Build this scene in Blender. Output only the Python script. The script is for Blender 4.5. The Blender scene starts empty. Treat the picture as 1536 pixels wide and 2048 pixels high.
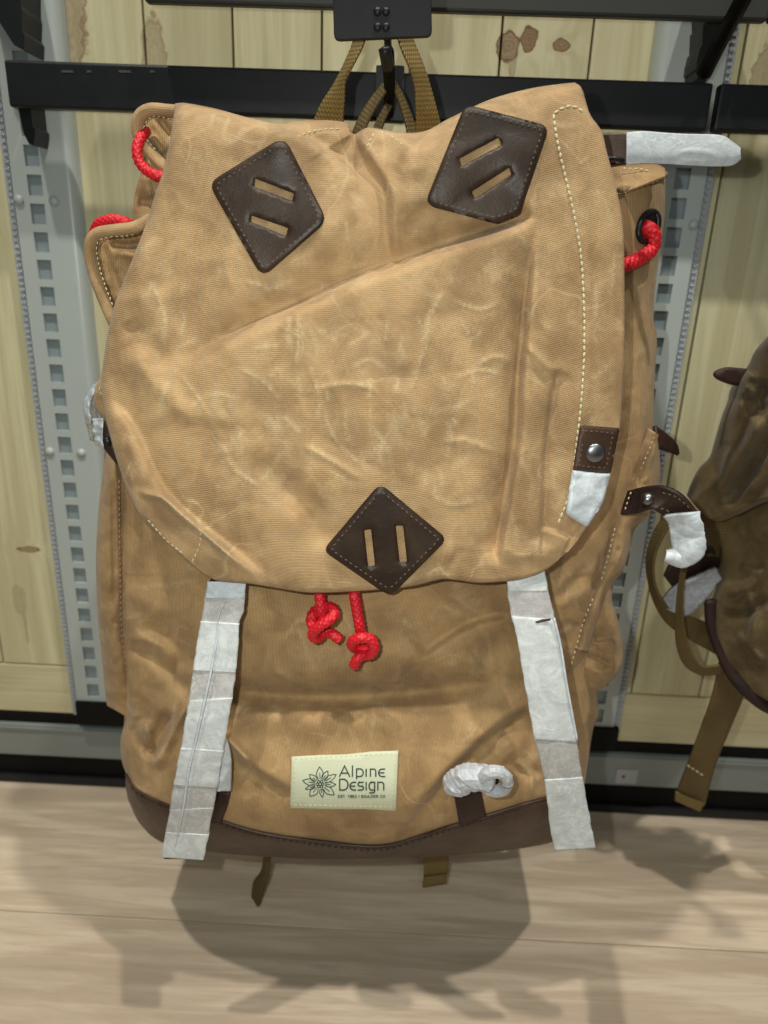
import bpy, bmesh, math, random
import numpy as np
from mathutils import Matrix, Vector
from mathutils.geometry import delaunay_2d_cdt
random.seed(4)
S = bpy.context.scene
COL = S.collection

# ------------------------------------------------------------------ camera
F = 1420.0                                   # focal length in photo pixels (1536 x 2048)
up = np.array([155., 4072., 1420.]); up /= np.linalg.norm(up)
ex = np.array([1., -0.0445, 0.0]); ex[2] = -(up[0]*ex[0] + up[1]*ex[1]) / up[2]; ex /= np.linalg.norm(ex)
ey = np.cross(up, ex)
R = np.array([ex, ey, up])                   # camera -> world
CAM = np.array([0., -0.72, 0.626])           # the wall is the plane y = 0, the shelf floor z = 0
cd = bpy.data.cameras.new('camera'); cam = bpy.data.objects.new('camera', cd); COL.objects.link(cam)
M = Matrix([[*R[i], CAM[i]] for i in range(3)] + [[0, 0, 0, 1]])
cam.matrix_world = M
cd.sensor_fit = 'VERTICAL'; cd.sensor_height = 8.7; cd.sensor_width = 6.53
cd.lens = F / 2048 * 8.7; cd.clip_start = 0.01; cd.clip_end = 30
cd.dof.use_dof = True; cd.dof.focus_distance = 0.46; cd.dof.aperture_fstop = 1.55
S.camera = cam
# ------------------------------------------------------------------ light
w = bpy.data.worlds.new('World'); S.world = w; w.use_nodes = True
w.node_tree.nodes['Background'].inputs[0].default_value = (0.93, 1.0, 0.96, 1)
w.node_tree.nodes['Background'].inputs[1].default_value = 0.10

def lamp(name, kind, loc, energy, color, size, target=None):
    l = bpy.data.lights.new(name, kind); l.energy = energy; l.color = color
    if kind == 'AREA': l.shape = 'DISK'; l.size = size
    else: l.shadow_soft_size = size
    o = bpy.data.objects.new(name, l); COL.objects.link(o); o.location = loc
    if target is not None:
        o.rotation_euler = (Vector(target) - Vector(loc)).to_track_quat('-Z', 'Y').to_euler()
    return o
fl = CAM + R @ np.array([-0.042, 0.024, 0.0])
fo = lamp('phone_flash', 'SPOT', tuple(fl), 6.1, (0.97, 1.0, 0.90), 0.004, tuple(P0 := CAM + R @ np.array([-0.02, -0.02, -1.0])))
fo.data.spot_size = math.radians(112); fo.data.spot_blend = 1.0
lamp('ceiling_lamp', 'AREA', (-0.50, -0.72, 2.45), 22, (1.0, 0.93, 0.80), 0.06, (0.0, -0.25, 0))
lamp('ceiling_lamp', 'AREA', (0.50, -0.72, 2.45), 21, (1.0, 0.93, 0.80), 0.06, (0.0, -0.25, 0))
lamp('fill_panel', 'AREA', (0.2, -2.6, 2.3), 9, (0.97, 1.0, 0.93), 1.1, (0.0, 0.0, .4))  # soft frontal fill added behind the camera, not a fixture in view
S.view_settings.view_transform = 'Standard'; S.view_settings.look = 'None'
S.view_settings.exposure = 0; S.view_settings.gamma = 1; S.view_settings.use_curve_mapping = False

# ------------------------------------------------------------------ helpers
def P(px, py, D):
    px, py, D = np.broadcast_arrays(np.asarray(px, float), np.asarray(py, float), np.asarray(D, float))
    r = np.stack([(px-768)/F, -(py-1024)/F, -np.ones_like(px)], -1) @ R.T
    return CAM + r * (D / r[..., 1])[..., None]

def smooth(pts, n, closed=False):
    """arc-length resampled Catmull-Rom through pts (any dimension)"""
    p = np.array(pts, float)
    if len(p) == 2: t = np.linspace(0, 1, n)[:, None]; return p[0]*(1-t)+p[1]*t
    if closed: q = np.vstack([p[-1], p, p[0], p[1]])
    else: q = np.vstack([2*p[0]-p[1], p, 2*p[-1]-p[-2]])
    out = []
    for i in range(1, len(q)-2):
        t = np.linspace(0, 1, 14, endpoint=False)[:, None]
        a, b, c, d = q[i-1], q[i], q[i+1], q[i+2]
        out.append(0.5*((2*b)+(c-a)*t+(2*a-5*b+4*c-d)*t*t+(3*b-a-3*c+d)*t**3))
    out = np.vstack(out + [q[-2][None] if not closed else out[0][:1]])
    return resample(out, n)
def resample(p, n):
    s = np.r_[0, np.cumsum(np.linalg.norm(np.diff(p, axis=0), axis=1))]
    t = np.linspace(0, s[-1], n)
    return np.stack([np.interp(t, s, p[:, k]) for k in range(p.shape[1])], -1)

def coons(top, bottom, left, right, n, m):
    """pixel-space patch, n rows and m columns"""
    T = smooth(top, m); B = smooth(bottom, m); L = smooth(left, n); Rr = smooth(right, n)
    u = np.linspace(0, 1, m)[None, :, None]; v = np.linspace(0, 1, n)[:, None, None]
    ruled = (1-v)*T[None]+v*B[None] + (1-u)*L[:, None]+u*Rr[:, None]
    bil = (1-u)*(1-v)*T[0]+u*(1-v)*T[-1]+(1-u)*v*B[0]+u*v*B[-1]
    g = ruled-bil
    return g[..., 0], g[..., 1]

_tab = np.random.RandomState(7).rand(256, 256)
def vnoise(x, y):
    xi = np.floor(x).astype(int); yi = np.floor(y).astype(int); fx = x-xi; fy = y-yi
    fx = fx*fx*fx*(fx*(fx*6-15)+10); fy = fy*fy*fy*(fy*(fy*6-15)+10)
    g = lambda a, b: _tab[a % 256, b % 256]
    return (g(xi, yi)*(1-fx)+g(xi+1, yi)*fx)*(1-fy)+(g(xi, yi+1)*(1-fx)+g(xi+1, yi+1)*fx)*fy-0.5
def fbm(x, y, sc, o=3, seed=0):
    r = 0; a = 1
    for k in range(o):
        c, s_ = math.cos(1.1*k+.4), math.sin(1.1*k+.4)
        r = r+a*vnoise((x*c-y*s_)/sc*2**k+seed*17.3+k*5.1, (x*s_+y*c)/sc*2**k+seed*9.7); a *= .5
    return r

def dist_poly(px, py, pts):
    """distance, signed side (+ = below when walking right) and position 0..1 along a polyline"""
    q = smooth(pts, max(8, len(pts)*5)); n = len(q)-1
    best = np.full(px.shape, 1e9); side = np.zeros(px.shape); tt = np.zeros(px.shape)
    for i in range(n):
        a, b = q[i], q[i+1]; d = b-a; L2 = d@d+1e-9
        t = np.clip(((px-a[0])*d[0]+(py-a[1])*d[1])/L2, 0, 1)
        rx, ry = px-a[0]-t*d[0], py-a[1]-t*d[1]; ds = np.hypot(rx, ry); m_ = ds < best
        best = np.where(m_, ds, best)
        side = np.where(m_, np.sign(d[0]*(py-a[1])-d[1]*(px-a[0])), side); tt = np.where(m_, (i+t)/n, tt)
    return best, side, tt
def taper(t, a=.15, b=.15):
    f = lambda z: np.clip(z, 0, 1)**2*(3-2*np.clip(z, 0, 1))
    return (f(t/a) if a else 1)*(f((1-t)/b) if b else 1)
def folds(px, py, lst):
    """height towards the camera in metres"""
    h = np.zeros(px.shape)
    for f in lst:
        q = np.array(f[1], float); mg = 3*f[2] if f[0] == 'r' else 3.6*max(f[3], f[5], 12)
        k_ = (px > q[:, 0].min()-mg) & (px < q[:, 0].max()+mg) & (py > q[:, 1].min()-mg) & (py < q[:, 1].max()+mg)
        if not k_.any(): continue
        x, y = px[k_], py[k_]
        if f[0] == 'r':                                     # ridge: pts, half width, height
            _, pts, wd, am = f[:4]; ta = f[4] if len(f) > 4 else (.2, .2)
            d, s_, t = dist_poly(x, y, pts)
            h[k_] += am*np.exp(-(d/wd)**2)*taper(t, *ta)
        else:                                               # crease: pts, Aneg, wneg, Bpos, wpos, sharp
            _, pts, A, wn, B, wp, sh = f[:7]; ta = f[7] if len(f) > 7 else (.15, .15)
            d, s_, t = dist_poly(x, y, pts); sd = d*s_
            k = 1/(1+np.exp(-np.clip(sd/sh, -30, 30)))
            over = np.exp(-1.0*(np.clip(np.minimum(t, 1-t), 0, 1) < 1e-6)*d/12)
            h[k_] += (-A*np.exp(-np.maximum(-sd, 0)/wn)*(1-k) + B*np.exp(-np.maximum(sd, 0)/wp)*k)*taper(t, *ta)*over
    return h

# things, parts, tags
def thing(name, loc, label, cat, group=None):
    o = bpy.data.objects.new(name, None); COL.objects.link(o); o.location = loc; o.empty_display_size = .02
    o['label'] = label; o['category'] = cat
    if group: o['group'] = group
    return o
def root_loc(o):
    l = Vector((0, 0, 0))
    while o is not None: l += o.location; o = o.parent
    return l
def mesh(name, V, Fc, mat, parent=None, uv=None, smooth_=True, solid=0, label=None, kind=None):
    V = np.asarray(V, float).reshape(-1, 3)
    off = np.array(root_loc(parent)) if parent else np.zeros(3)
    me = bpy.data.meshes.new(name); me.from_pydata((V-off).tolist(), [], Fc)
    if uv is not None:
        ul = me.uv_layers.new(name='uv'); idx = np.empty(len(me.loops), int); me.loops.foreach_get('vertex_index', idx)
        ul.data.foreach_set('uv', np.asarray(uv, float).reshape(-1, 2)[idx].ravel())
    if smooth_: me.polygons.foreach_set('use_smooth', [True]*len(me.polygons))
    me.materials.append(mat); me.validate(); me.update()
    o = bpy.data.objects.new(name, me); COL.objects.link(o); o.parent = parent
    if solid:
        s_ = o.modifiers.new('s', 'SOLIDIFY'); s_.thickness = solid; s_.offset = -1
    if label: o['label'] = label
    if kind: o['kind'] = kind
    return o
def gfaces(n, m, base=0, closed_m=False):
    f = []
    for i in range(n-1):
        for j in range(m-1 if not closed_m else m):
            j2 = (j+1) % m
            f.append((base+i*m+j, base+(i+1)*m+j, base+(i+1)*m+j2, base+i*m+j2))
    return f
def sheet(name, X, Y, D, mat, parent, solid=.0012, skirt=None, uvrot=False, label=None, sl=(0, 0), kind=None, scuff=None):
    """sheet from a pixel grid and distances; skirt = (top, right, bottom, left) depths going back"""
    W = P(X, Y, D); n, m = X.shape
    hu = np.linalg.norm(W[n//2, 1:]-W[n//2, :-1], axis=1).sum(); hv = np.linalg.norm(W[1:, m//2]-W[:-1, m//2], axis=1).sum()
    uu, vv = np.meshgrid(np.linspace(0, hu, m), np.linspace(0, hv, n))
    if uvrot: uu, vv = vv, uu
    V = list(W.reshape(-1, 3)); uv = list(np.stack([uu, vv], -1).reshape(-1, 2)); Fc = gfaces(n, m)
    if skirt:
        sides = [([j for j in range(m)][::-1], skirt[0]), ([i*m+m-1 for i in range(n)][::-1], skirt[1]),
                 ([(n-1)*m+j for j in range(m)], skirt[2]), ([i*m for i in range(n)], skirt[3])]
        for idx, dep in sides:
            if not dep: continue
            b = len(V); K = 4
            for k in range(1, K+1):
                for a in idx:
                    q = V[a] + np.array([sl[0], 1, sl[1]])*dep*k/K; V.append(q); uv.append(uv[a]+np.array([dep*k/K, 0]))
            prev = list(idx)
            for k in range(K):
                cur = list(range(b+k*len(idx), b+(k+1)*len(idx)))
                for a in range(len(idx)-1): Fc.append((prev[a], cur[a], cur[a+1], prev[a+1]))
                prev = cur
    o = mesh(name, V, Fc, mat, parent, uv, solid=solid, label=label, kind=kind)
    if scuff is not None:
        at = o.data.attributes.new('scuff', 'FLOAT', 'POINT'); vv_ = np.zeros(len(V)); vv_[:X.size] = scuff.ravel(); at.data.foreach_set('value', vv_)
    return o
def edge_roll(n, m, X, Y, w_, Rr, sides='lrtb'):
    """extra distance where a cloth edge turns away, w_ in pixels"""
    e = np.full(X.shape, 1e9)
    if 'l' in sides: e = np.minimum(e, np.hypot(X-X[:, :1], Y-Y[:, :1]))
    if 'r' in sides: e = np.minimum(e, np.hypot(X-X[:, -1:], Y-Y[:, -1:]))
    if 't' in sides: e = np.minimum(e, np.hypot(X-X[:1], Y-Y[:1]))
    if 'b' in sides: e = np.minimum(e, np.hypot(X-X[-1:], Y-Y[-1:]))
    q = np.clip(1-e/w_, 0, 1)
    return Rr*(1-np.sqrt(1-q*q*.98))

def tube(name, pts3, r, mat, parent, segs=14, n=None, braid=0, flat=None, label=None, caps=True, turns=1.0, kind=None, crumple=0, facet=False):
    """swept tube; braid = relief depth as a fraction of r; flat = (width factor, depth factor)"""
    p = np.array(pts3, float); L = np.linalg.norm(np.diff(p, axis=0), axis=1).sum()
    n = n or max(8, int(L/.0035)); p = smooth(p, n)
    T = np.gradient(p, axis=0); T /= np.linalg.norm(T, axis=1)[:, None]
    N = np.cross(T[0], [0, 1, 0]); N = N/np.linalg.norm(N) if np.linalg.norm(N) > .05 else np.array([1., 0, 0])
    V = []; uv = []; s_ = np.r_[0, np.cumsum(np.linalg.norm(np.diff(p, axis=0), axis=1))]
    rr = np.full(n, r) if np.isscalar(r) else np.interp(np.linspace(0, 1, n), np.linspace(0, 1, len(r)), r)
    for i in range(n):
        N = N-T[i]*(N@T[i]); N /= np.linalg.norm(N); B = np.cross(T[i], N)
        for k in range(segs):
            a = 2*math.pi*k/segs; f = 1
            if braid:
                q = s_[i]/rr[i]*math.pi*turns*.95
                f = 1+braid*(1.3*abs(math.sin(a*2.5+q))*abs(math.cos(a*2.5-q))**.6-.7)
            if crumple:
                q = np.array([a*9+s_[i]*500]), np.array([s_[i]*900.+3*math.cos(a)])
                f = 1-crumple*float(1-abs(fbm(q[0]*3, q[1], 6, 2, 3)[0])*3.2)+crumple*.4*math.sin(a*7+s_[i]*260)
            c, d = math.cos(a), math.sin(a)
            if flat is not None: c *= flat[0]; d *= flat[1]
            V.append(p[i]+rr[i]*f*(c*N+d*B)); uv.append((s_[i], k/segs*2*math.pi*rr[i]))
    Fc = []
    for i in range(n-1):
        for k in range(segs):
            k2 = (k+1) % segs; Fc.append((i*segs+k, i*segs+k2, (i+1)*segs+k2, (i+1)*segs+k))
    if caps:
        V.append(p[0]-T[0]*rr[0]*.35); uv.append((0, 0)); V.append(p[-1]+T[-1]*rr[-1]*.35); uv.append((0, 0))
        a, b = len(V)-2, len(V)-1
        for k in range(segs):
            k2 = (k+1) % segs; Fc.append((a, k2, k)); Fc.append((b, (n-1)*segs+k, (n-1)*segs+k2))
    return mesh(name, V, Fc, mat, parent, uv, label=label, kind=kind, smooth_=not facet)

def box(name, a, b, mat, parent=None, bevel=0, label=None, kind=None):
    a = np.minimum(a, b)*1.0; b = np.maximum(a, b)*1.0
    bm = bmesh.new(); bmesh.ops.create_cube(bm, size=1)
    c = (np.array(a)+np.array(b))/2; s_ = np.array(b)-np.array(a)
    for v in bm.verts: v.co = Vector(c+np.array(v.co)*s_)
    if bevel: bmesh.ops.bevel(bm, geom=bm.edges[:], offset=bevel, segments=2, affect='EDGES', profile=.5)
    V = [v.co[:] for v in bm.verts]; Fc = [[v.index for v in f.verts] for f in bm.faces]; bm.free()
    return mesh(name, V, Fc, mat, parent, smooth_=False, label=label, kind=kind)
def boxm(lst):
    V = []; Fc = []
    for a, b in lst:
        k = len(V)
        for x in (a[0], b[0]):
            for y in (a[1], b[1]):
                for z in (a[2], b[2]): V.append((x, y, z))
        for q in ((0, 1, 3, 2), (4, 6, 7, 5), (0, 4, 5, 1), (2, 3, 7, 6), (0, 2, 6, 4), (1, 5, 7, 3)): Fc.append([k+i for i in q])
    return V, Fc

def round_poly(c, r, k=6):
    c = np.array(c, float); n = len(c); out = []
    rr = r if hasattr(r, '__len__') else [r]*n
    for i in range(n):
        a, b, d = c[i-1], c[i], c[(i+1) % n]
        u = (a-b)/np.linalg.norm(a-b); v = (d-b)/np.linalg.norm(d-b); q = rr[i]
        for t in np.linspace(0, 1, k): out.append((1-t)**2*(b+u*q)+2*t*(1-t)*b+t*t*(b+v*q))
    return np.array(out)
def densify(p, step):
    p = np.array(p, float); out = []
    for i in range(len(p)):
        a, b = p[i], p[(i+1) % len(p)]; k = max(1, int(np.ceil(np.linalg.norm(b-a)/step)))
        for t in range(k): out.append(a+(b-a)*t/k)
    return np.array(out)
def inside(px, py, poly):
    r = np.zeros(np.shape(px), bool); n = len(poly)
    for i in range(n):
        x1, y1 = poly[i]; x2, y2 = poly[(i+1) % n]
        c = ((y1 > py) != (y2 > py)) & (px < (x2-x1)*(py-y1)/(y2-y1+1e-12)+x1); r ^= c
    return r
def edge_dist(px, py, poly):
    best = np.full(np.shape(px), 1e9); n = len(poly)
    for i in range(n):
        a, b = poly[i], poly[(i+1) % n]; d = b-a; t = np.clip(((px-a[0])*d[0]+(py-a[1])*d[1])/(d@d+1e-9), 0, 1)
        best = np.minimum(best, np.hypot(px-a[0]-t*d[0], py-a[1]-t*d[1]))
    return best
def patch(name, loop, holes, dfn, off, thick, mat, parent, step=9, rim=5, label=None, hfn=None, kind=None):
    """a piece of material lying on a surface, holes cut right through"""
    loop = densify(loop, step); hs = [densify(h, step) for h in holes]
    xs = np.arange(loop[:, 0].min(), loop[:, 0].max(), step); ys = np.arange(loop[:, 1].min(), loop[:, 1].max(), step)
    gx, gy = [a.ravel() for a in np.meshgrid(xs, ys)]
    ok = inside(gx, gy, loop) & (edge_dist(gx, gy, loop) > step*.6)
    c = loop.mean(0); inner = []
    ring = []
    n_ = len(loop)
    for i in range(n_):
        t = loop[(i+1) % n_]-loop[i-1]; t /= np.linalg.norm(t)+1e-9; nn = np.array([-t[1], t[0]])
        q = loop[i]+nn*rim
        if not inside(q[0], q[1], loop): q = loop[i]-nn*rim
        if edge_dist(q[0], q[1], loop) > rim*.8: ring.append(q)
    for h in hs: ok &= ~inside(gx, gy, h) & (edge_dist(gx, gy, h) > step*.5)
    if ring:
        ring = np.array(ring); dr = np.array([np.min(np.hypot(ring[:, 0]-a, ring[:, 1]-b)) for a, b in zip(gx, gy)]); ok &= dr > step*.4
    pts = [Vector(p) for p in loop]; faces = [list(range(len(loop)))]; edges = [(i, (i+1) % n_) for i in range(n_)]
    for h in hs:
        b = len(pts); pts += [Vector(p) for p in h]; edges += [(b+i, b+(i+1) % len(h)) for i in range(len(h))]
    pts += [Vector(p) for p in ring]; pts += [Vector((a, b)) for a, b in zip(gx[ok], gy[ok])]
    v, e, f, _, _, _ = delaunay_2d_cdt(pts, edges, [], 0, 1e-4)
    v = np.array([tuple(a) for a in v]); keep = []
    for t in f:
        cx, cy = v[list(t)].mean(0)
        if inside(cx, cy, loop) and not any(inside(cx, cy, h) for h in hs): keep.append(list(t))
    de = edge_dist(v[:, 0], v[:, 1], loop)
    for h in hs: de = np.minimum(de, edge_dist(v[:, 0], v[:, 1], h)+1.5)
    q = np.clip(1-de/rim, 0, 1); D0 = dfn(v[:, 0], v[:, 1])
    ht = off+thick*(1-.75*q*q)
    if hfn is not None: ht = ht+hfn(v[:, 0], v[:, 1])
    top = P(v[:, 0], v[:, 1], D0-ht); bot = P(v[:, 0], v[:, 1], D0-off+.0006)
    V = np.vstack([top, bot]); n = len(v); Fc = []; cnt = {}
    nrm = 0
    for t in keep:
        a, b, c_ = v[t[0]], v[t[1]], v[t[2]]
        if (b[0]-a[0])*(c_[1]-a[1])-(b[1]-a[1])*(c_[0]-a[0]) > 0: t = t[::-1]
        Fc.append(t); Fc.append([k+n for k in t[::-1]])
        for i in range(len(t)):
            ed = (t[i], t[(i+1) % len(t)]); cnt[ed] = 1
    for (a, b) in list(cnt):
        if (b, a) not in cnt: Fc.append([b, a, a+n, b+n])
    uv = np.vstack([v, v])/F*.45
    return mesh(name, V, Fc, mat, parent, uv, label=label, kind=kind)
def inset_loop(loop, d):
    loop = densify(loop, 3); n = len(loop); out = []
    for i in range(n):
        t = loop[(i+2) % n]-loop[i-2]; t /= np.linalg.norm(t)+1e-9; nn = np.array([-t[1], t[0]]); q = loop[i]+nn*d
        if not inside(q[0], q[1], loop): q = loop[i]-nn*d
        if edge_dist(q[0], q[1], loop) > d*.9: out.append(q)
    return np.array(out+[out[0]])
def stitches(paths, dfn, mat, parent, off=.0009, ln=8.5, gap=4.5, wd=1.7, lift=.0007, jit=.8, name='stitching'):
    Q = []; Lf = []; Fc = []; rs = random.Random(3)
    for pth in paths:
        p = np.array(pth, float); L = np.linalg.norm(np.diff(p, axis=0), axis=1).sum()
        m = resample(p, max(2, int(L/1.0))); n = len(m); i = 0
        while i+ln < n-1:
            a, b = m[int(i)], m[int(i+ln)]; d = (b-a)/(np.linalg.norm(b-a)+1e-9); nn = np.array([-d[1], d[0]])
            j = rs.uniform(-jit, jit); a = a+nn*j; b = b-nn*j*.6; mid = (a+b)/2; k = len(Q)
            for t, ww in ((a, .35), ((a*3+b)/4, .95), (mid, 1.0), ((a+b*3)/4, .95), (b, .35)):
                for sgn, up_ in ((-1, 0), (-.5, .8), (.5, .8), (1, 0)):
                    Q.append((t[0]+nn[0]*wd*ww*sgn, t[1]+nn[1]*wd*ww*sgn, t[0], t[1])); Lf.append(lift*up_*(1 if ww > .5 else .2))
            for s_ in range(4):
                for c in range(3): Fc.append((k+s_*4+c, k+(s_+1)*4+c, k+(s_+1)*4+c+1, k+s_*4+c+1))
            i += ln+gap
    Q = np.array(Q); D = dfn(Q[:, 2], Q[:, 3])-off-np.array(Lf)
    return mesh(name, P(Q[:, 0], Q[:, 1], D), Fc, mat, parent, kind='stuff')
def ribbon(name, A, B, mat, parent, n=60, m=10, thick=.0016, hfn=None, uvrot=False, label=None, bow=0, kind=None):
    """flat band between two edge curves given as (px, py, D)"""
    a = smooth(A, n); b = smooth(B, n); u = np.linspace(0, 1, m)[None, :, None]
    g = a[:, None]*(1-u)+b[:, None]*u
    D = g[..., 2]-bow*np.sin(np.pi*u[..., 0])
    if hfn is not None: D = D-hfn(g[..., 0], g[..., 1])
    return sheet(name, g[..., 0], g[..., 1], D, mat, parent, solid=thick, uvrot=uvrot, label=label, kind=kind)

# ------------------------------------------------------------------ materials
class NT:
    def __init__(s, name):
        s.m = bpy.data.materials.new(name); s.m.use_nodes = True; s.t = s.m.node_tree
        s.b = s.t.nodes['Principled BSDF']
    def n(s, typ, **k):
        x = s.t.nodes.new(typ)
        for a, v in k.items():
            if a.startswith('i_'):
                nm = a[2:]; nm = int(nm) if nm.isdigit() else nm.replace('_', ' ')
                if isinstance(v, bpy.types.NodeSocket): s.t.links.new(v, x.inputs[nm])
                else: x.inputs[nm].default_value = v
            else: setattr(x, a, v)
        return x
    def l(s, a, b): s.t.links.new(a, b)
    def noise(s, vec, sc, det=4, rough=.55, dist=0):
        return s.n('ShaderNodeTexNoise', i_Vector=vec, i_Scale=sc, i_Detail=det, i_Roughness=rough, i_Distortion=dist).outputs[0]
    def ramp(s, f, a, b, c0=(0, 0, 0, 1), c1=(1, 1, 1, 1)):
        x = s.n('ShaderNodeMapRange', i_0=f, i_1=a, i_2=b, i_3=0., i_4=1.); x.interpolation_type = 'SMOOTHSTEP'; return x.outputs[0]
    def mix(s, f, a, b, mode='MIX'):
        x = s.n('ShaderNodeMix', data_type='RGBA', blend_type=mode)
        for nm, v in ((0, f), (6, a), (7, b)):
            if isinstance(v, bpy.types.NodeSocket): s.l(v, x.inputs[nm])
            else: x.inputs[nm].default_value = v if nm == 0 or len(v) == 4 else (*v, 1)
        return x.outputs[2]
    def math(s, op, a, b=0., c=0.):
        x = s.n('ShaderNodeMath', operation=op)
        for i, v in enumerate((a, b, c)):
            if isinstance(v, bpy.types.NodeSocket): s.l(v, x.inputs[i])
            else: x.inputs[i].default_value = v
        return x.outputs[0]
    def bump(s, h, st, dist, prev=None):
        x = s.n('ShaderNodeBump', i_Height=h, i_Strength=st, i_Distance=dist)
        if prev is not None: s.l(prev, x.inputs['Normal'])
        return x.outputs[0]
def pos(t): return t.n('ShaderNodeNewGeometry').outputs['Position']
def scl(t, v, s_): return t.n('ShaderNodeMapping', i_Vector=v, i_Scale=s_).outputs[0]

def canvas(name, lo, hi, pale, wa=.33, dark=(.12, .065, .028)):
    t = NT(name); uv = t.n('ShaderNodeUVMap').outputs[0]; p = pos(t)
    a = t.ramp(t.math('ADD', t.math('MULTIPLY', t.noise(p, 14, 3, .6), .5), t.math('MULTIPLY', t.noise(p, 44, 4, .6, .5), .5)), .38, .62)
    col = t.mix(a, lo, hi)
    b = t.ramp(t.noise(p, 46, 5, .7, .4), .5, .75); col = t.mix(t.math('MULTIPLY', b, .28), col, pale)
    # wax crease marks: thin wandering pale lines
    for sc, seed, wd, st in ((11, 3.1, .010, .26), (19, 8.7, .014, .22)):
        q = scl(t, p, (1, 1, 1)); q.node.inputs['Location'].default_value = (seed, seed*.6, seed*.3)
        nz = t.noise(q, sc, 2.5, .5, .35)
        ln = t.math('ABSOLUTE', t.math('SUBTRACT', nz, .5)); ln = t.math('SUBTRACT', 1., t.ramp(ln, 0., wd))
        msk = t.ramp(t.noise(q, sc*.9+3, 2), .50, .66)
        col = t.mix(t.math('MULTIPLY', t.math('MULTIPLY', ln, msk), st), col, pale)
    at = t.n('ShaderNodeAttribute', attribute_name='scuff').outputs['Fac']
    brk = t.math('ADD', .35, t.math('MULTIPLY', t.ramp(t.noise(p, 420, 4, .75), .42, .60), .65))
    col = t.mix(t.math('MINIMUM', t.math('MULTIPLY', t.math('MULTIPLY', at, brk), .33), 1.), col, pale)
    g = t.ramp(t.noise(p, 30, 3), .62, .78); col = t.mix(t.math('MULTIPLY', g, .35), col, dark)
    sp = t.ramp(t.noise(p, 420, 2), .30, .24)
    # twill lines in the cloth's own coordinates
    sx = t.n('ShaderNodeSeparateXYZ', i_0=uv)
    wob = t.math('MULTIPLY', t.math('SUBTRACT', t.noise(scl(t, uv, (40, 300, 1)), 1, 2), .5), 1.4)
    ph = t.math('ADD', t.math('MULTIPLY', sx.outputs[1], 2*math.pi*790), wob)
    wv = t.math('ADD', t.math('MULTIPLY', t.math('SINE', ph), .5), .5)
    ph2 = t.math('ADD', t.math('MULTIPLY', sx.outputs[0], 2*math.pi*1250), t.math('MULTIPLY', ph, .5))
    wv2 = t.math('ADD', t.math('MULTIPLY', t.math('SINE', ph2), .5), .5)
    wsum = t.math('ADD', t.math('MULTIPLY', wv, .75), t.math('MULTIPLY', wv2, .25))
    fz = t.noise(p, 900, 2, .6)
    sh = t.math('ADD', t.math('MULTIPLY', wsum, wa), t.math('ADD', .83-wa/2, t.math('MULTIPLY', fz, .34)))
    mx = t.n('ShaderNodeVectorMath', operation='SCALE', i_0=col); t.l(sh, mx.inputs['Scale'])
    t.l(mx.outputs[0], t.b.inputs['Base Color'])
    n1 = t.bump(t.noise(p, 60, 3, .5), .3, .0012)
    n2 = t.bump(wsum, .55, .00035, n1); n3 = t.bump(t.noise(p, 230, 3), .35, .0005, n2)
    t.l(n3, t.b.inputs['Normal'])
    t.l(t.math('ADD', .55, t.math('MULTIPLY', t.noise(p, 24, 3), .25)), t.b.inputs['Roughness'])
    t.b.inputs['Specular IOR Level'].default_value = .3
    t.b.inputs['Sheen Weight'].default_value = .12; t.b.inputs['Sheen Roughness'].default_value = .5
    return t.m
def leather(name, a, b, rough=.42, spec=.45):
    t = NT(name); p = pos(t)
    col = t.mix(t.ramp(t.noise(p, 26, 5, .65, .6), .35, .7), a, b)
    sc = t.ramp(t.noise(scl(t, p, (1, 1, 3)), 130, 4, .7), .58, .74); col = t.mix(t.math('MULTIPLY', sc, .35), col, tuple(min(1, 2.2*x) for x in b))
    t.l(col, t.b.inputs['Base Color'])
    v = t.n('ShaderNodeTexVoronoi', i_Vector=p, i_Scale=1100.); v.feature = 'F1'
    n1 = t.bump(t.noise(p, 90, 4, .6), .35, .0012); n2 = t.bump(v.outputs[0], .22, .0003, n1)
    t.l(n2, t.b.inputs['Normal'])
    t.l(t.math('ADD', rough-.12, t.math('MULTIPLY', t.noise(p, 60, 4), .3)), t.b.inputs['Roughness'])
    t.b.inputs['Specular IOR Level'].default_value = spec
    return t.m
def plain(name, col, rough=.5, metal=0., spec=.5, vary=.12, sc=60, bump=.15, bd=.0005, coat=0):
    t = NT(name); p = pos(t)
    k = t.math('ADD', 1-vary/2, t.math('MULTIPLY', t.noise(p, sc, 5, .65), vary))
    mx = t.n('ShaderNodeVectorMath', operation='SCALE'); mx.inputs[0].default_value = col[:3]; t.l(k, mx.inputs['Scale'])
    t.l(mx.outputs[0], t.b.inputs['Base Color'])
    t.l(t.math('ADD', rough-.08, t.math('MULTIPLY', t.noise(p, sc*1.7, 4), .16)), t.b.inputs['Roughness'])
    t.b.inputs['Metallic'].default_value = metal; t.b.inputs['Specular IOR Level'].default_value = spec
    t.b.inputs['Coat Weight'].default_value = coat
    if bump: t.l(t.bump(t.noise(p, sc*12, 3), bump, bd), t.b.inputs['Normal'])
    return t.m
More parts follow.
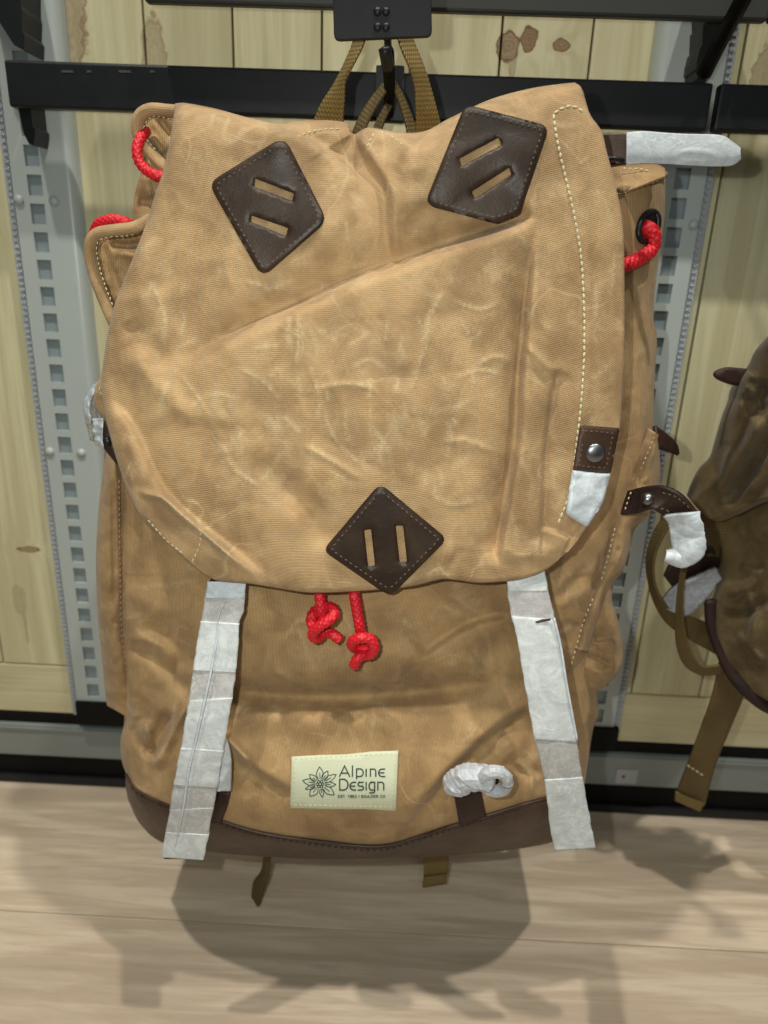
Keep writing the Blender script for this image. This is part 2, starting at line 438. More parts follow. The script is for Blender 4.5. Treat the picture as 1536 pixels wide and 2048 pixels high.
def paper(name, col, seed=0):
    t = NT(name); p = pos(t)
    a = t.ramp(t.noise(p, 60, 5, .7, 1.2), .4, .65); c = t.mix(a, col, tuple(min(.9, x*1.28) for x in col))
    hh = None
    for k, (sc, st) in enumerate((((26, 26, 60), .45), ((40, 40, 22), .35), ((70, 70, 70), .25))):
        q = scl(t, p, sc); q.node.inputs['Rotation'].default_value = (0, .5-k*.6, 0)
        nz = t.noise(q, 1., 2, .5, 1.2); ln = t.math('SUBTRACT', 1., t.ramp(t.math('ABSOLUTE', t.math('SUBTRACT', nz, .5)), 0., .016))
        msk = t.ramp(t.noise(p, 30+k*11, 2), .5, .62); ln = t.math('MULTIPLY', ln, msk)
        c = t.mix(t.math('MULTIPLY', ln, st), c, (.80, .84, .86)); hh = ln if hh is None else t.math('MAXIMUM', hh, ln)
    c = t.mix(t.math('MULTIPLY', t.ramp(t.noise(p, 500, 3), .45, .7), .12), c, (.9, .9, .9))
    t.l(c, t.b.inputs['Base Color'])
    n1 = t.bump(t.noise(p, 110, 5, .7, .8), .5, .0012); t.l(t.bump(hh, .2, .0004, n1), t.b.inputs['Normal'])
    t.l(t.math('ADD', .22, t.math('MULTIPLY', t.noise(p, 80, 3), .3)), t.b.inputs['Roughness']); t.b.inputs['Specular IOR Level'].default_value = .5
    return t.m
def webbing(name, a, b):
    t = NT(name); uv = t.n('ShaderNodeUVMap').outputs[0]; p = pos(t); sx = t.n('ShaderNodeSeparateXYZ', i_0=uv)
    x = t.math('MULTIPLY', sx.outputs[0], 2*math.pi*420); y = t.math('MULTIPLY', sx.outputs[1], 2*math.pi*330)
    z = t.math('ABSOLUTE', t.math('FRACT', t.math('DIVIDE', x, 6.283)))
    wv = t.math('SINE', t.math('ADD', y, t.math('MULTIPLY', t.math('SINE', x), 1.4)))
    k = t.math('ADD', t.math('MULTIPLY', wv, .5), .5); k = t.math('ADD', t.math('MULTIPLY', k, .7), t.math('MULTIPLY', t.noise(p, 300, 3), .4))
    t.l(t.mix(k, a, b), t.b.inputs['Base Color']); t.l(t.bump(k, .8, .0007), t.b.inputs['Normal'])
    t.b.inputs['Roughness'].default_value = .6
    return t.m
M_can = canvas('waxed_canvas', (.28, .176, .086), (.455, .30, .153), (.68, .55, .33))
M_canl = canvas('waxed_canvas_body', (.28, .173, .080), (.42, .27, .125), (.64, .50, .29), wa=.62)
M_olive = canvas('dark_waxed_canvas', (.080, .055, .023), (.145, .102, .043), (.24, .18, .10))
M_leaR = leather('dark_brown_leather', (.020, .011, .007), (.040, .023, .014), .45, .4)
M_leaB = leather('brown_leather', (.040, .020, .012), (.070, .037, .023), .42, .42)
M_leaD = leather('near_black_leather', (.020, .009, .007), (.035, .016, .012), .5, .35)
M_edge = plain('dark_thread', (.10, .068, .048), .5, vary=.4, sc=300)
M_thr = plain('cream_thread', (.62, .56, .37), .6, vary=.3, sc=400)
M_pap = paper('white_paper_tape', (.49, .525, .545)); M_papT = paper('thin_paper_tape', (.38, .375, .38))
M_white = paper('white_wrap', (.46, .51, .565))
M_film = paper('crinkled_film', (.44, .47, .52))
M_edged = plain('black_brown_thread', (.025, .017, .013), .5, vary=.4, sc=300)
M_red = plain('red_cord', (.60, .010, .022), .45, spec=.45, vary=.25, sc=260, bump=.3)
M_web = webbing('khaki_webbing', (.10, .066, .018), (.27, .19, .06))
M_webd = webbing('dark_khaki_webbing', (.07, .046, .012), (.15, .10, .03))  # darker webbing; on the inner haul loop strands it paints their shade
M_blk = plain('black_powder_coat', (.009, .0105, .013), .40, spec=.34, vary=.2, sc=50, bump=.2, bd=.0002)
M_blk2 = plain('black_steel', (.004, .004, .0045), .6, spec=.15, vary=.2, sc=50)
M_shelf = plain('charcoal_steel', (.032, .034, .032), .5, spec=.4, vary=.2, sc=40)
M_gry = plain('grey_powder_coat', (.40, .45, .45), .34, spec=.5, vary=.06, sc=25, bump=.12, bd=.0002)
M_gry2 = plain('grey_recess', (.22, .275, .30), .5, vary=.08, sc=25)
M_band = plain('grey_band', (.22, .245, .24), .5, vary=.1, sc=25)
M_knurl = plain('knurled_strip', (.40, .44, .48), .3, spec=.7, vary=.5, sc=240, bump=.6, bd=.002)
M_snap = plain('gunmetal_snap', (.24, .25, .27), .33, metal=1., vary=.2, sc=200, bump=.1)
M_cream = plain('cream_label', (.62, .66, .49), .7, vary=.10, sc=90, bump=.5, bd=.0003)
M_ink = plain('green_black_ink', (.03, .055, .058), .7, vary=.3, sc=500)
M_plas = NT('clear_film'); M_plas.b.inputs['Transmission Weight'].default_value = .75; M_plas.b.inputs['Roughness'].default_value = .18
M_plas.b.inputs['Base Color'].default_value = (.75, .78, .8, 1); M_plas.b.inputs['IOR'].default_value = 1.2
M_plas.l(M_plas.bump(M_plas.noise(pos(M_plas), 140, 4), .8, .002), M_plas.b.inputs['Normal']); M_plas = M_plas.m

def wood(name, lo, hi, knots=(), axis=2, fine=1.0, greyk=.0):
    t = NT(name); p = pos(t); oi = t.n('ShaderNodeObjectInfo').outputs['Random']
    off = t.n('ShaderNodeCombineXYZ', i_0=t.math('MULTIPLY', oi, 7.), i_1=0., i_2=t.math('MULTIPLY', oi, 13.)).outputs[0]
    q = t.n('ShaderNodeVectorMath', operation='ADD', i_0=p, i_1=off).outputs[0]
    km = None; warp = None
    for (cx, cy, cz, rx, rz, st) in knots:
        v = t.n('ShaderNodeVectorMath', operation='SUBTRACT', i_0=p); v.inputs[1].default_value = (cx, cy, cz)
        v = t.n('ShaderNodeVectorMath', operation='MULTIPLY', i_0=v.outputs[0]); v.inputs[1].default_value = (1/rx, 0, 1/rz)
        d = t.n('ShaderNodeVectorMath', operation='LENGTH', i_0=v.outputs[0]).outputs['Value']
        d = t.math('ADD', d, t.math('MULTIPLY', t.math('SUBTRACT', t.noise(p, 110, 3), .5), 1.0))
        core = t.math('MULTIPLY', t.math('SUBTRACT', 1., t.ramp(d, .8, 1.05)), st)
        ringv = t.math('MULTIPLY', t.math('SUBTRACT', 1., t.ramp(t.math('ABSOLUTE', t.math('SUBTRACT', d, 1.)), .0, .22)), st)
        core = t.math('MULTIPLY', core, t.math('ADD', .86, t.math('MULTIPLY', t.math('SINE', t.math('MULTIPLY', d, 17.)), .10)))
        k = t.math('MAXIMUM', core, t.math('MULTIPLY', ringv, 1.25)); km = k if km is None else t.math('MAXIMUM', km, k)
        wv = t.math('DIVIDE', st*.8, t.math('ADD', t.math('MULTIPLY', d, d), .6)); warp = wv if warp is None else t.math('ADD', warp, wv)
    s_ = [60*fine, 60, 60*fine]; s_[axis] = 2.6*fine
    g = t.noise(scl(t, q, tuple(s_)), 1, 5, .6, .6)
    if warp is not None: g = t.noise(t.n('ShaderNodeVectorMath', operation='ADD', i_0=scl(t, q, tuple(s_)), i_1=t.n('ShaderNodeCombineXYZ', i_0=warp, i_1=warp, i_2=0.).outputs[0]).outputs[0], 1, 5, .6, .6)
    s2 = [14, 14, 14]; s2[axis] = 2.6; g2 = t.noise(scl(t, q, tuple(s2)), 1, 3, .5, 1.0)
    c = t.mix(t.ramp(g, .38, .66), lo, hi)
    c = t.mix(t.math('MULTIPLY', t.ramp(g2, .52, .70), .38), c, tuple(x*.72 for x in lo))
    c = t.mix(t.math('MULTIPLY', t.ramp(t.noise(scl(t, q, tuple(x*4 for x in s_)), 1, 2), .52, .72), .18), c, tuple(x*.66 for x in lo))
    tint = t.math('ADD', .92, t.math('MULTIPLY', oi, .14)); mx = t.n('ShaderNodeVectorMath', operation='SCALE', i_0=c); t.l(tint, mx.inputs['Scale']); c = mx.outputs[0]
    if km is not None:
        c = t.mix(t.math('MINIMUM', t.math('MULTIPLY', km, .85), 1.), c, (.17, .085, .04))
    t.l(c, t.b.inputs['Base Color']); t.b.inputs['Roughness'].default_value = .48
    t.l(t.bump(g, .25, .0006), t.b.inputs['Normal'])
    return t.m
def kp(px, py, rx, rz, st): a = P(px, py, .72); return (a[0], a[1], a[2], rx, rz, st)
M_wood = wood('pine_boards', (.50, .465, .285), (.61, .58, .39),
    [kp(128, 20, .018, .052, .7), kp(310, 120, .010, .030, .55), kp(1016, 95, .009, .011, 1.0), kp(1058, 78, .0065, .009, 1.15),
     kp(1122, 90, .007, .0045, 1.1), kp(1525, 155, .010, .022, .6), kp(58, 1098, .012, .0035, .9), kp(50, 1235, .0016, .030, .55), kp(40, 1200, .007, .018, .3), kp(1026, 124, .003, .014, .55)])
M_woodh = wood('pine_boards_lying', (.51, .465, .285), (.61, .57, .38), [], axis=0)
M_floor = wood('oak_laminate', (.53, .425, .325), (.70, .59, .465), [tuple(P(1350, 1830, .55))+(.010, 1e3, .0)][:0], axis=0, fine=2.0)

# ------------------------------------------------------------------ the setting
def WX(px, py, D): return float(P(px, py, D)[0])
def WZ(px, py, D): return float(P(px, py, D)[2])
fl_base = mesh('floor', [(-2, -3, -.012), (2, -3, -.012), (2, .3, -.012), (-2, .3, -.012)], [(0, 1, 2, 3)], M_blk2, smooth_=False, kind='structure')
yrow = [-.003, -.19, -.379, -.569, -.76, -.95, -1.14]
for r_ in range(len(yrow)-1):
    xs = [-2.0+((r_*.47) % 1.0)-.6, -.86+((r_*.43) % .3), .98-((r_*.31) % .25), 2.2]
    for k in range(3):
        box('floor_plank', (xs[k]+.0004, yrow[r_+1]+.0005, -.010), (xs[k+1]-.0004, yrow[r_]-.0005, 0), M_floor, fl_base, bevel=.0006)
wall = mesh('wall', [(-2, .016, -.1), (2, .016, -.1), (2, .016, 1.6), (-2, .016, 1.6)], [(0, 1, 2, 3)], M_blk2, smooth_=False, kind='structure')
zb = WZ(60, 1328, .72); zb2 = WZ(60, 1422, .72)
xu0, xu1 = WX(62, 300, .705), WX(1374, 300, .705)          # slot columns of the two uprights
bw = .0782; xk = WX(288, 60, .72)
k0 = int((xk+1.0)/bw)
for lo_, hi_, xr in ((-.75, xu0, WX(3, 1300, .72)), (xu0, xu1, xk), (xu1, .75, WX(1402, 1370, .72))):
    for k in range(-12, 12):
        xa, xb = max(xr+k*bw, lo_), min(xr+(k+1)*bw, hi_)
        if xb-xa > .004: box('board', (xa+.0009, -.001, zb+.0008), (xb-.0009, .012, 1.25), M_wood, wall, bevel=.0012)
for (a, b) in ((-.75, xu0), (xu0, xu1), (xu1, .7)):
    box('skirting_board', (a+.001, -.001, zb2), (b-.001, .012, zb-.0008), M_woodh, wall, bevel=.0012)
# black / grey / black feet of the gondola
zc = [WZ(100, y, .712) for y in (1424, 1457, 1523)]
fz0 = WZ(100, 1460, .705); fz1 = WZ(100, 1522, .705)
t = thing('display_plinth', (0, 0, 0), 'black steel foot of the display wall with a grey band, standing on the laminate floor', 'plinth')
box('kick_plate', (-1, -.004, .001), (1, .012, fz1), M_blk2, t, bevel=.001)
box('foot_strip', (-1, -.010, .001), (1, -.0045, .012), M_blk, t, bevel=.001)
box('top_plate', (-1, -.002, fz0), (1, .010, zb2-.001), M_blk2, t, bevel=.001)
box('grey_band', (-1, -.007, fz1+.0006), (1, .006, fz0-.0008), M_band, t, bevel=.0008)
box('band_ridge', (-1, -.0095, fz0-.0055), (1, -.0075, fz0-.0025), M_band, t, bevel=.0006)
sx_ = WX(1250, 1552, .713); sz_ = WZ(1250, 1552, .713)
st = box('sticker', (sx_-.011, -.0082, sz_-.010), (sx_+.014, -.0072, sz_+.010), plain('pale_sticker', (.36, .37, .37), .5), t)
box('sticker_print', (sx_-.004, -.0088, sz_-.002), (sx_-.0005, -.0083, sz_+.002), plain('sticker_red_brown', (.12, .05, .05), .6), st)

# uprights
def upright(xs, mir, label):
    t = thing('slotted_upright', (xs, -.006, 0), label, 'shelf upright', 'slotted grey uprights of the display wall')
    yf = -.015
    A = WX(80, 850, .705)-WX(120, 850, .705); B = WX(176, 850, .705)-WX(120, 850, .705)   # face edges about the slots
    ctr = P(62, 370, .705); pitch = (WZ(62, 311, .705)-WZ(183, 1345, .705))/22; z0 = WZ(62, 311, .705)
    s_ = -1 if mir else 1; sw = .0068; sh = .0088
    ztop = 1.3; zbot = WZ(150, 1402, .705)
    V, Fc = [], []
    def quad(x0, x1, za, zb_, y=yf):
        xa, xb = sorted((xs+s_*x0, xs+s_*x1)); k = len(V)
        V.extend([(xa, y, za), (xb, y, za), (xb, y, zb_), (xa, y, zb_)]); Fc.append((k, k+1, k+2, k+3))
    quad(A, -sw, zbot, ztop); quad(sw, B, zbot, ztop)
    n = 0; zs = []
    z = z0+14*pitch
    while z > zbot+.01: zs.append(z); z -= pitch
    prev = ztop
    for z in zs:
        if z+sh < prev: quad(-sw, sw, z+sh, prev)
        prev = z-sh
        for dx in (-sw, sw):
            k = len(V); x = xs+s_*dx
            V.extend([(x, yf, z-sh), (x, yf+.003, z-sh), (x, yf+.003, z+sh), (x, yf, z+sh)]); Fc.append((k, k+1, k+2, k+3))
        for dz in (-sh, sh):
            k = len(V); V.extend([(xs-sw, yf, z+dz), (xs-sw, yf+.003, z+dz), (xs+sw, yf+.003, z+dz), (xs+sw, yf, z+dz)]); Fc.append((k, k+1, k+2, k+3))
    quad(-sw, sw, zbot, prev)
    mesh('slotted_face', V, Fc, M_gry, t, smooth_=False)
    a, b = sorted((xs+s_*A, xs+s_*B))
    box('inner_channel', (a+.001, yf+.0035, zbot), (b-.001, yf+.006, ztop), M_gry2, t)
    # rounded outer flank
    q = []; c0 = xs+s_*B
    for i in range(9):
        an = math.pi/2*i/8; q.append((c0+s_*.0085*math.sin(an), yf+.012*(1-math.cos(an))))
    q.append((c0+s_*.009, .0))
    VV = []; FF = []
    for i, (x, y) in enumerate(q): VV += [(x, y, zbot), (x, y, ztop)]
    for i in range(len(q)-1): FF.append((2*i, 2*i+1, 2*i+3, 2*i+2) if not mir else (2*i, 2*i+2, 2*i+3, 2*i+1))
    mesh('rounded_flank', VV, FF, M_gry, t)
    # knurled strip
    k0_ = xs+s_*A; L = []
    VV = []; FF = []; z = zbot-.02
    xa, xb = sorted((k0_, k0_-s_*.0085))
    box('edge_strip', (xa, yf+.003, zbot-.018), (xb, -.0015, ztop), M_knurl, t, bevel=.0005)
    lst = []
    while z < ztop:
        lst.append(((xa+.002, yf+.0015, z), (xb-.002, yf+.0028, z+.0028))); z += .0056
    VV, FF = boxm(lst); mesh('edge_knurling', VV, FF, M_knurl, t, smooth_=False, kind='stuff')
    for i, z in enumerate((WZ(37, 400, .705), WZ(37, 400, .705)-.24)):
        for dx in (-.0165, .0165):
            tube('screw', [(xs+dx, yf+.001, z), (xs+dx, yf-.0016, z)], .0046, M_gry, t, segs=16, n=3)
    box('foot_socket', (a-.001, yf-.004, zb2-.002), (b+.006, -.0025, zbot+.001), M_blk2, t, bevel=.001)
    return t
upright(xu0, False, 'grey slotted steel upright left of the backpack, its column of square slots in full view')
upright(xu1, True, 'grey slotted steel upright right of the backpack, half hidden behind its side pocket')

# rails
def rail(label, x0, x1, ztop, zbot, y0, y1, mat, name='steel_rail', group=None, cat='rail'):
    t = thing(name, ((x0+x1)/2, y1, zbot), label, cat, group)
    box('bar', (x0, y0, zbot), (x1, y1, ztop), mat, t, bevel=.0022)
    return t
DR = .665
x0 = WX(10, 150, DR); x1 = WX(1420, 220, DR); zt = WZ(700, 141, DR); zb_ = WZ(700, 237, DR)
r1 = rail('long black flat steel rail crossing behind the top of the tan backpack', x0, x1, zt, zb_, DR-.72, DR-.72+.012, M_blk, group='black rails across the display wall')
r2 = rail('short black rail end at the right edge, level with the long rail', WX(1434, 220, DR), 1.2, zt, zb_, DR-.72, DR-.72+.012, M_blk, group='black rails across the display wall')
for px, wpx in ((135, 11), (178, 4), (250, 12), (305, 5)):
    c = P(px, 143, DR); Vt, Ft = [], []
    box('scratch', (c[0]-wpx*.00043, DR-.7204, c[2]-.0009), (c[0]+wpx*.00043, DR-.7199, c[2]+.0008), plain('worn_scratch', (.05, .052, .055), .6, vary=.6, sc=500), r1)
zu = WZ(900, 22, .64)
r3 = rail('charcoal steel shelf edge running along the very top of the picture', WX(288, 5, .64), WX(1405, 30, .64)+.05, zu+.09, zu, .64-.72, .64-.72+.010, M_shelf, 'shelf_edge', cat='shelf')
r4 = rail('dark shelf edge in the top right corner beyond the diagonal bracket', WX(1405, 30, .64)+.0515, 1.2, zu+.09, zu, .64-.72, .64-.72+.010, M_shelf, 'shelf_edge', cat='shelf')
0 and box('under_lip', (WX(288, 5, .64)+.004, .64-.7, zu+.003), (WX(1405, 30, .64)+.045, -.02, zu+.006), M_blk2, r3)
# brackets: plates seen nearly edge-on, profile in (y, z)
def bracket(label, x, prof, thick=.0035):
    c = P(*x); t = thing('shelf_bracket', tuple(c), label, 'bracket', 'black shelf brackets hooked into the uprights')
    n = len(prof); V = []
    for s_ in (0, 1):
        for (py, pz, dx) in prof: V.append((c[0]+dx+s_*thick, c[1]+py, c[2]+pz))
    Fc = [list(range(n)), list(range(2*n-1, n-1, -1))]+[(i, i+n, (i+1) % n+n, (i+1) % n) for i in range(n)]
    mesh('bracket_plate', V, Fc, M_blk, t, smooth_=False)
    return t
def plate_px(name, pts, D0, D1, mat, parent, **k):
    """solid plate between distances, outline in pixels at D0"""
    lp = np.array(pts, float); A = P(lp[:, 0], lp[:, 1], D0); B = A.copy(); B[:, 1] += D1-D0
    n = len(A); Fc = [list(range(n))[::-1], [i+n for i in range(n)]]+[(i, (i+1) % n, (i+1) % n+n, i+n) for i in range(n)]
    return mesh(name, np.vstack([A, B]), Fc, mat, parent, smooth_=False, **k)
t = thing('shelf_bracket', tuple(P(20, 50, .68)), 'black toothed bracket cut off by the top left corner of the picture', 'bracket', 'black shelf brackets hooked into the uprights')
plate_px('bracket_plate', [(-60, -60), (40, -60), (41, 10), (44, 22), (43, 60), (49, 70), (48, 99), (38, 95), (28, 90), (0, 46), (-60, -20)], .670, .704, M_blk, t)
t = thing('shelf_bracket', tuple(P(45, 205, .68)), 'black toothed bracket sticking down below the left end of the long rail', 'bracket', 'black shelf brackets hooked into the uprights')
plate_px('bracket_plate', [(30, 200), (60, 203), (63, 232), (65, 252), (70, 258), (70, 270), (67, 290), (58, 288), (48, 268), (38, 225)], .678, .704, M_blk, t)
t = thing('shelf_bracket', tuple(P(1405, 150, .68)), 'black bracket with a diagonal arm at the top right before the grey upright', 'bracket', 'black shelf brackets hooked into the uprights')
plate_px('bracket_plate', [(1408, -40), (1500, -40), (1462, 60), (1410, 160), (1394, 158), (1396, 140), (1392, 138), (1394, 120), (1400, 96), (1404, 92), (1406, 50), (1410, 48)], .676, .704, M_shelf, t)
tube('arm', [P(1406, 152, .672), P(1445, 75, .655), P(1512, -50, .60)], .0062, M_blk2, t, segs=4, n=8)

# ------------------------------------------------------------------ hook with price plate
hk = thing('peg_hook', tuple(P(778, 200, .66)), 'black peg hook with a blank rectangular price plate above the backpack', 'hook')
def rplate(name, c, D0, D1, mat, parent, r=12, bev=.0012):
    lp = round_poly(c, r, 5); A = P(lp[:, 0], lp[:, 1], D0); B = A.copy(); B[:, 1] += D1-D0
    cc = A.mean(0); A2 = A+(cc-A)*.018; A2[:, 1] -= bev; n = len(A)
    V = np.vstack([A2, A, B]); Fc = [list(range(n))[::-1], [i+2*n for i in range(n)]]
    for r_ in range(2): Fc += [(r_*n+i, r_*n+(i+1) % n, (r_+1)*n+(i+1) % n, (r_+1)*n+i) for i in range(n)]
    return mesh(name, V, Fc, mat, parent, smooth_=False)
pl = rplate('price_plate', [(664, -60), (862, -60), (864, 73), (668, 81)], .500, .503, M_blk, hk, r=[2, 2, 13, 13])
for (x, y) in ((755, 23), (772, 23), (755, 54), (772, 54)):
    c = P(x, y, .4985); V = []; Fc = []
    bm = bmesh.new(); bmesh.ops.create_uvsphere(bm, u_segments=12, v_segments=8, radius=.0024)
    V = [(c[0]+v.co.x, c[1]+v.co.y*.7, c[2]+v.co.z) for v in bm.verts]; Fc = [[v.index for v in f.verts] for f in bm.faces]; bm.free()
    mesh('rivet', V, Fc, M_blk, pl)
tube('arm', [P(777, 228, .648), P(779, 180, .60), P(776, 110, .53), P(771, 102, .525)], .0042, M_blk2, hk, segs=12)
tube('upturned_tip', [P(776, 135, .53), P(772, 112, .522), P(769, 96, .52)], .0040, M_blk, hk, segs=10)
tube('plate_wire', [P(778, 150, .64), P(776, 92, .56), P(772, 40, .506)], .0026, M_blk, hk, segs=8)
rplate('rail_clip', [(752, 130), (809, 131), (809, 243), (752, 240)], .6525, .6645, M_blk, hk, r=5)

# ------------------------------------------------------------------ tan backpack
bp = thing('backpack', tuple(P(700, 1715, .50)), 'large tan waxed canvas rucksack with diamond leather patches hanging from the black hook', 'backpack')
sm = lambda a, b, x: np.clip((x-a)/(b-a), 0, 1)**2*(3-2*np.clip((x-a)/(b-a), 0, 1))

# lid outline
LT = [(350, 207), (372, 206), (430, 217), (500, 236), (556, 247), (620, 240), (690, 245), (707, 268), (738, 255), (800, 265), (850, 262), (900, 236), (980, 199), (1060, 177), (1120, 168), (1150, 165)]
LL = [(350, 207), (343, 260), (328, 335), (308, 395), (293, 445), (262, 525), (233, 598), (220, 645), (210, 700), (203, 760), (207, 815), (222, 880), (238, 935), (262, 1000), (290, 1045), (335, 1088), (385, 1132)]
LR = [(1150, 165), (1164, 178), (1180, 228), (1203, 262), (1214, 305), (1232, 375), (1246, 450), (1249, 560), (1249, 700), (1245, 800), (1238, 870), (1222, 940), (1200, 1000), (1165, 1053), (1141, 1075)]
LB = [(385, 1132), (430, 1160), (500, 1168), (560, 1178), (620, 1186), (700, 1184), (780, 1178), (830, 1172), (882, 1159), (915, 1161), (960, 1166), (1020, 1162), (1060, 1154), (1100, 1135), (1131, 1104), (1141, 1075)]
lidfolds = [
 ('c', [(330, 735), (420, 700), (500, 657), (600, 611), (700, 566), (800, 530), (900, 493), (985, 465), (1075, 432)], .0200, 50, .0065, 120, 5.0, (.22, .06)),
 ('c', [(1078, 425), (1068, 490), (1058, 570), (1046, 690), (1040, 760), (1034, 880), (1014, 1000), (998, 1090), (999, 1135)][::-1], .0210, 20, .0040, 60, 4.0, (.08, .3)),
 ('c', [(1118, 735), (1106, 775), (1094, 860), (1088, 930), (1084, 1050), (1083, 1118)][::-1], .0020, 30, -.0090, 16, 2.0, (.12, .06)),
 ('r', [(1052, 690), (1085, 722), (1112, 748)], 8, .0035), ('r', [(1050, 712), (1078, 745), (1108, 772)], 9, -.0010),
 ('c', [(706, 268), (735, 315), (768, 365), (778, 400), (780, 460), (790, 540)][::-1], .0080, 30, .0085, 55, 4.0, (.3, .0)),
 ('c', [(540, 243), (600, 270), (660, 305), (715, 350), (768, 392)], .0100, 22, .0060, 60, 4.0, (.1, .3)),
 ('c', [(905, 262), (850, 290), (800, 300), (765, 330)][::-1], .0030, 30, .0040, 40, 5.0),
 ('r', [(800, 400), (840, 450), (890, 490)], 14, -.0030), ('r', [(850, 370), (900, 420), (960, 470)], 16, .0028),
 ('r', [(810, 270), (830, 350), (840, 430)], 22, .0045),
 ('c', [(215, 790), (262, 848), (287, 899), (306, 943), (326, 978), (360, 1016), (406, 1055), (455, 1092), (510, 1135), (565, 1168)], .0052, 26, .0042, 85, 4.5, (.1, .25)),
 ('r', [(262, 975), (290, 988), (325, 996), (365, 1030), (400, 1060), (450, 1104), (505, 1150)], 8, .0052),
 ('r', [(250, 870), (275, 930), (290, 975)], 12, .0040), ('r', [(300, 1020), (340, 1062), (385, 1098)], 13, -.0032),
 ('r', [(262, 690), (290, 740), (330, 790), (400, 850)], 20, .0030), ('r', [(340, 740), (320, 800), (300, 850)], 15, -.0026),
 ('r', [(330, 735), (350, 780), (345, 830)], 12, .0028),
 ('r', [(230, 610), (290, 590), (340, 600)], 14, .0028), ('r', [(228, 650), (280, 660), (320, 640)], 14, -.0026),
 ('r', [(310, 430), (350, 420), (420, 440)], 18, .0025),
 ('r', [(590, 620), (596, 680), (592, 740)], 10, .0020), ('r', [(850, 700), (870, 640), (880, 580)], 12, .0022),
 ('r', [(640, 730), (690, 820), (700, 880)], 10, .0022), ('r', [(620, 800), (680, 770), (760, 775)], 9, .0020),
 ('r', [(700, 640), (760, 680), (775, 720)], 10, -.0018),
 ('r', [(600, 890), (660, 920), (730, 960)], 9, .0026), ('r', [(640, 870), (700, 910), (760, 940)], 9, -.0018),
 ('r', [(470, 900), (560, 960), (620, 1040), (640, 1120)], 26, -.0030),
 ('r', [(860, 980), (900, 1060), (890, 1140)], 18, .0034), ('r', [(925, 1090), (900, 1130), (895, 1160)], 10, -.0032),
 ('r', [(1000, 1090), (1030, 1115), (1075, 1105)], 12, .0030), ('r', [(1030, 1040), (1055, 1070), (1072, 1090)], 10, -.0034),
 ('r', [(960, 730), (990, 715), (1020, 730)], 8, .0022),
 ('r', [(880, 880), (950, 890), (1000, 910)], 10, .0018),
 ('r', [(1187, 470), (1192, 600), (1190, 740), (1180, 850)], 9, -.0016), ('r', [(1210, 360), (1220, 520), (1222, 700)], 12, .0014),
 ('r', [(1060, 200), (1090, 260), (1105, 330)], 12, -.0030), ('r', [(1030, 190), (1075, 240), (1090, 290)], 12, .0026),
 ('r', [(1105, 540), (1130, 640), (1125, 740)], 16, -.0030),
 ('r', [(1128, 240), (1150, 330), (1168, 440), (1178, 560), (1176, 700), (1168, 820), (1152, 930)], 7, .0012),
 ('c', [(1083, 1055), (1110, 1063), (1140, 1076)], .0035, 14, .0030, 26, 2.0, (.05, .05)),
]
lidfolds = [f if f[0] == 'c' or f[2] > 19 else (f[0], f[1], f[2]*1.0, f[3]*.33)+tuple(f[4:]) for f in lidfolds]
lidfolds += [('r', [(262, 975), (290, 988), (325, 996), (365, 1030), (400, 1060), (450, 1104), (505, 1150)], 7, .0036), ('r', [(262, 690), (300, 780), (330, 860)], 30, .0035), ('r', [(1052, 690), (1085, 722), (1112, 748)], 6, .0020), ('r', [(250, 640), (300, 690), (340, 735)], 26, -.0035), ('r', [(560, 960), (620, 1020), (665, 1100)], 30, -.0034), ('r', [(395, 700), (430, 780), (420, 860)], 34, .0030), ('r', [(840, 560), (800, 660), (810, 760)], 40, .0028), ('r', [(700, 380), (650, 480), (560, 560)], 34, .0030), ('r', [(790, 480), (850, 420), (830, 330)], 24, -.0040), ('r', [(1180, 240), (1190, 380), (1200, 520)], 14, -.0016)]
def lid_base(x, y):
    xn = (x-720)/520.
    D = .424+.016*np.abs(xn)**2.4+.020*sm(1180, 200, y)
    D = D-.006*np.exp(-(((x-640)/260)**2+((y-860)/260)**2))
    D = D+.018*sm(330, 150, y)**1.6
    D = D+.018*np.exp(-((x-735)/150)**2)*sm(460, 240, y)
    return D
LS = [[(595, 610), (597, 680), (590, 755)], [(338, 728), (380, 775), (430, 850)], [(340, 735), (326, 790), (306, 845)], [(600, 792), (660, 770), (720, 770), (765, 792)],
 [(640, 795), (660, 860), (692, 905), (745, 945)], [(598, 885), (650, 914), (735, 965)], [(560, 830), (605, 872)], [(470, 735), (520, 760), (565, 805)], [(848, 705), (858, 640), (892, 575)],
 [(775, 630), (768, 690)], [(820, 790), (852, 690)], [(952, 738), (975, 718), (1010, 714), (1022, 730)], [(698, 745), (738, 720), (772, 742)], [(880, 887), (930, 880), (992, 906)],
 [(375, 825), (420, 790), (485, 800)], [(500, 700), (565, 690)], [(900, 762), (960, 742), (1015, 752)], [(620, 740), (640, 800), (632, 850)], [(700, 800), (690, 850), (705, 900)], [(740, 800), (745, 860)],
 [(282, 986), (321, 994), (360, 1026), (410, 1068), (470, 1120), (520, 1160)], [(262, 970), (285, 1040)], [(1052, 695), (1082, 722), (1110, 748)], [(1040, 470), (1062, 500)], [(1230, 500), (1222, 600)],
 [(300, 560), (330, 640), (320, 700)], [(480, 560), (540, 575), (600, 560)], [(850, 980), (900, 1010), (960, 1000)], [(440, 880), (470, 940), (530, 980)], [(1195, 560), (1190, 650)], [(1160, 330), (1180, 315)],
 [(900, 600), (960, 620), (1010, 600)], [(1010, 1095), (1040, 1110), (1075, 1105)], [(845, 1155), (880, 1140), (900, 1160)], [(700, 540), (740, 525)], [(925, 430), (945, 440)], [(370, 1000), (400, 1010)]]
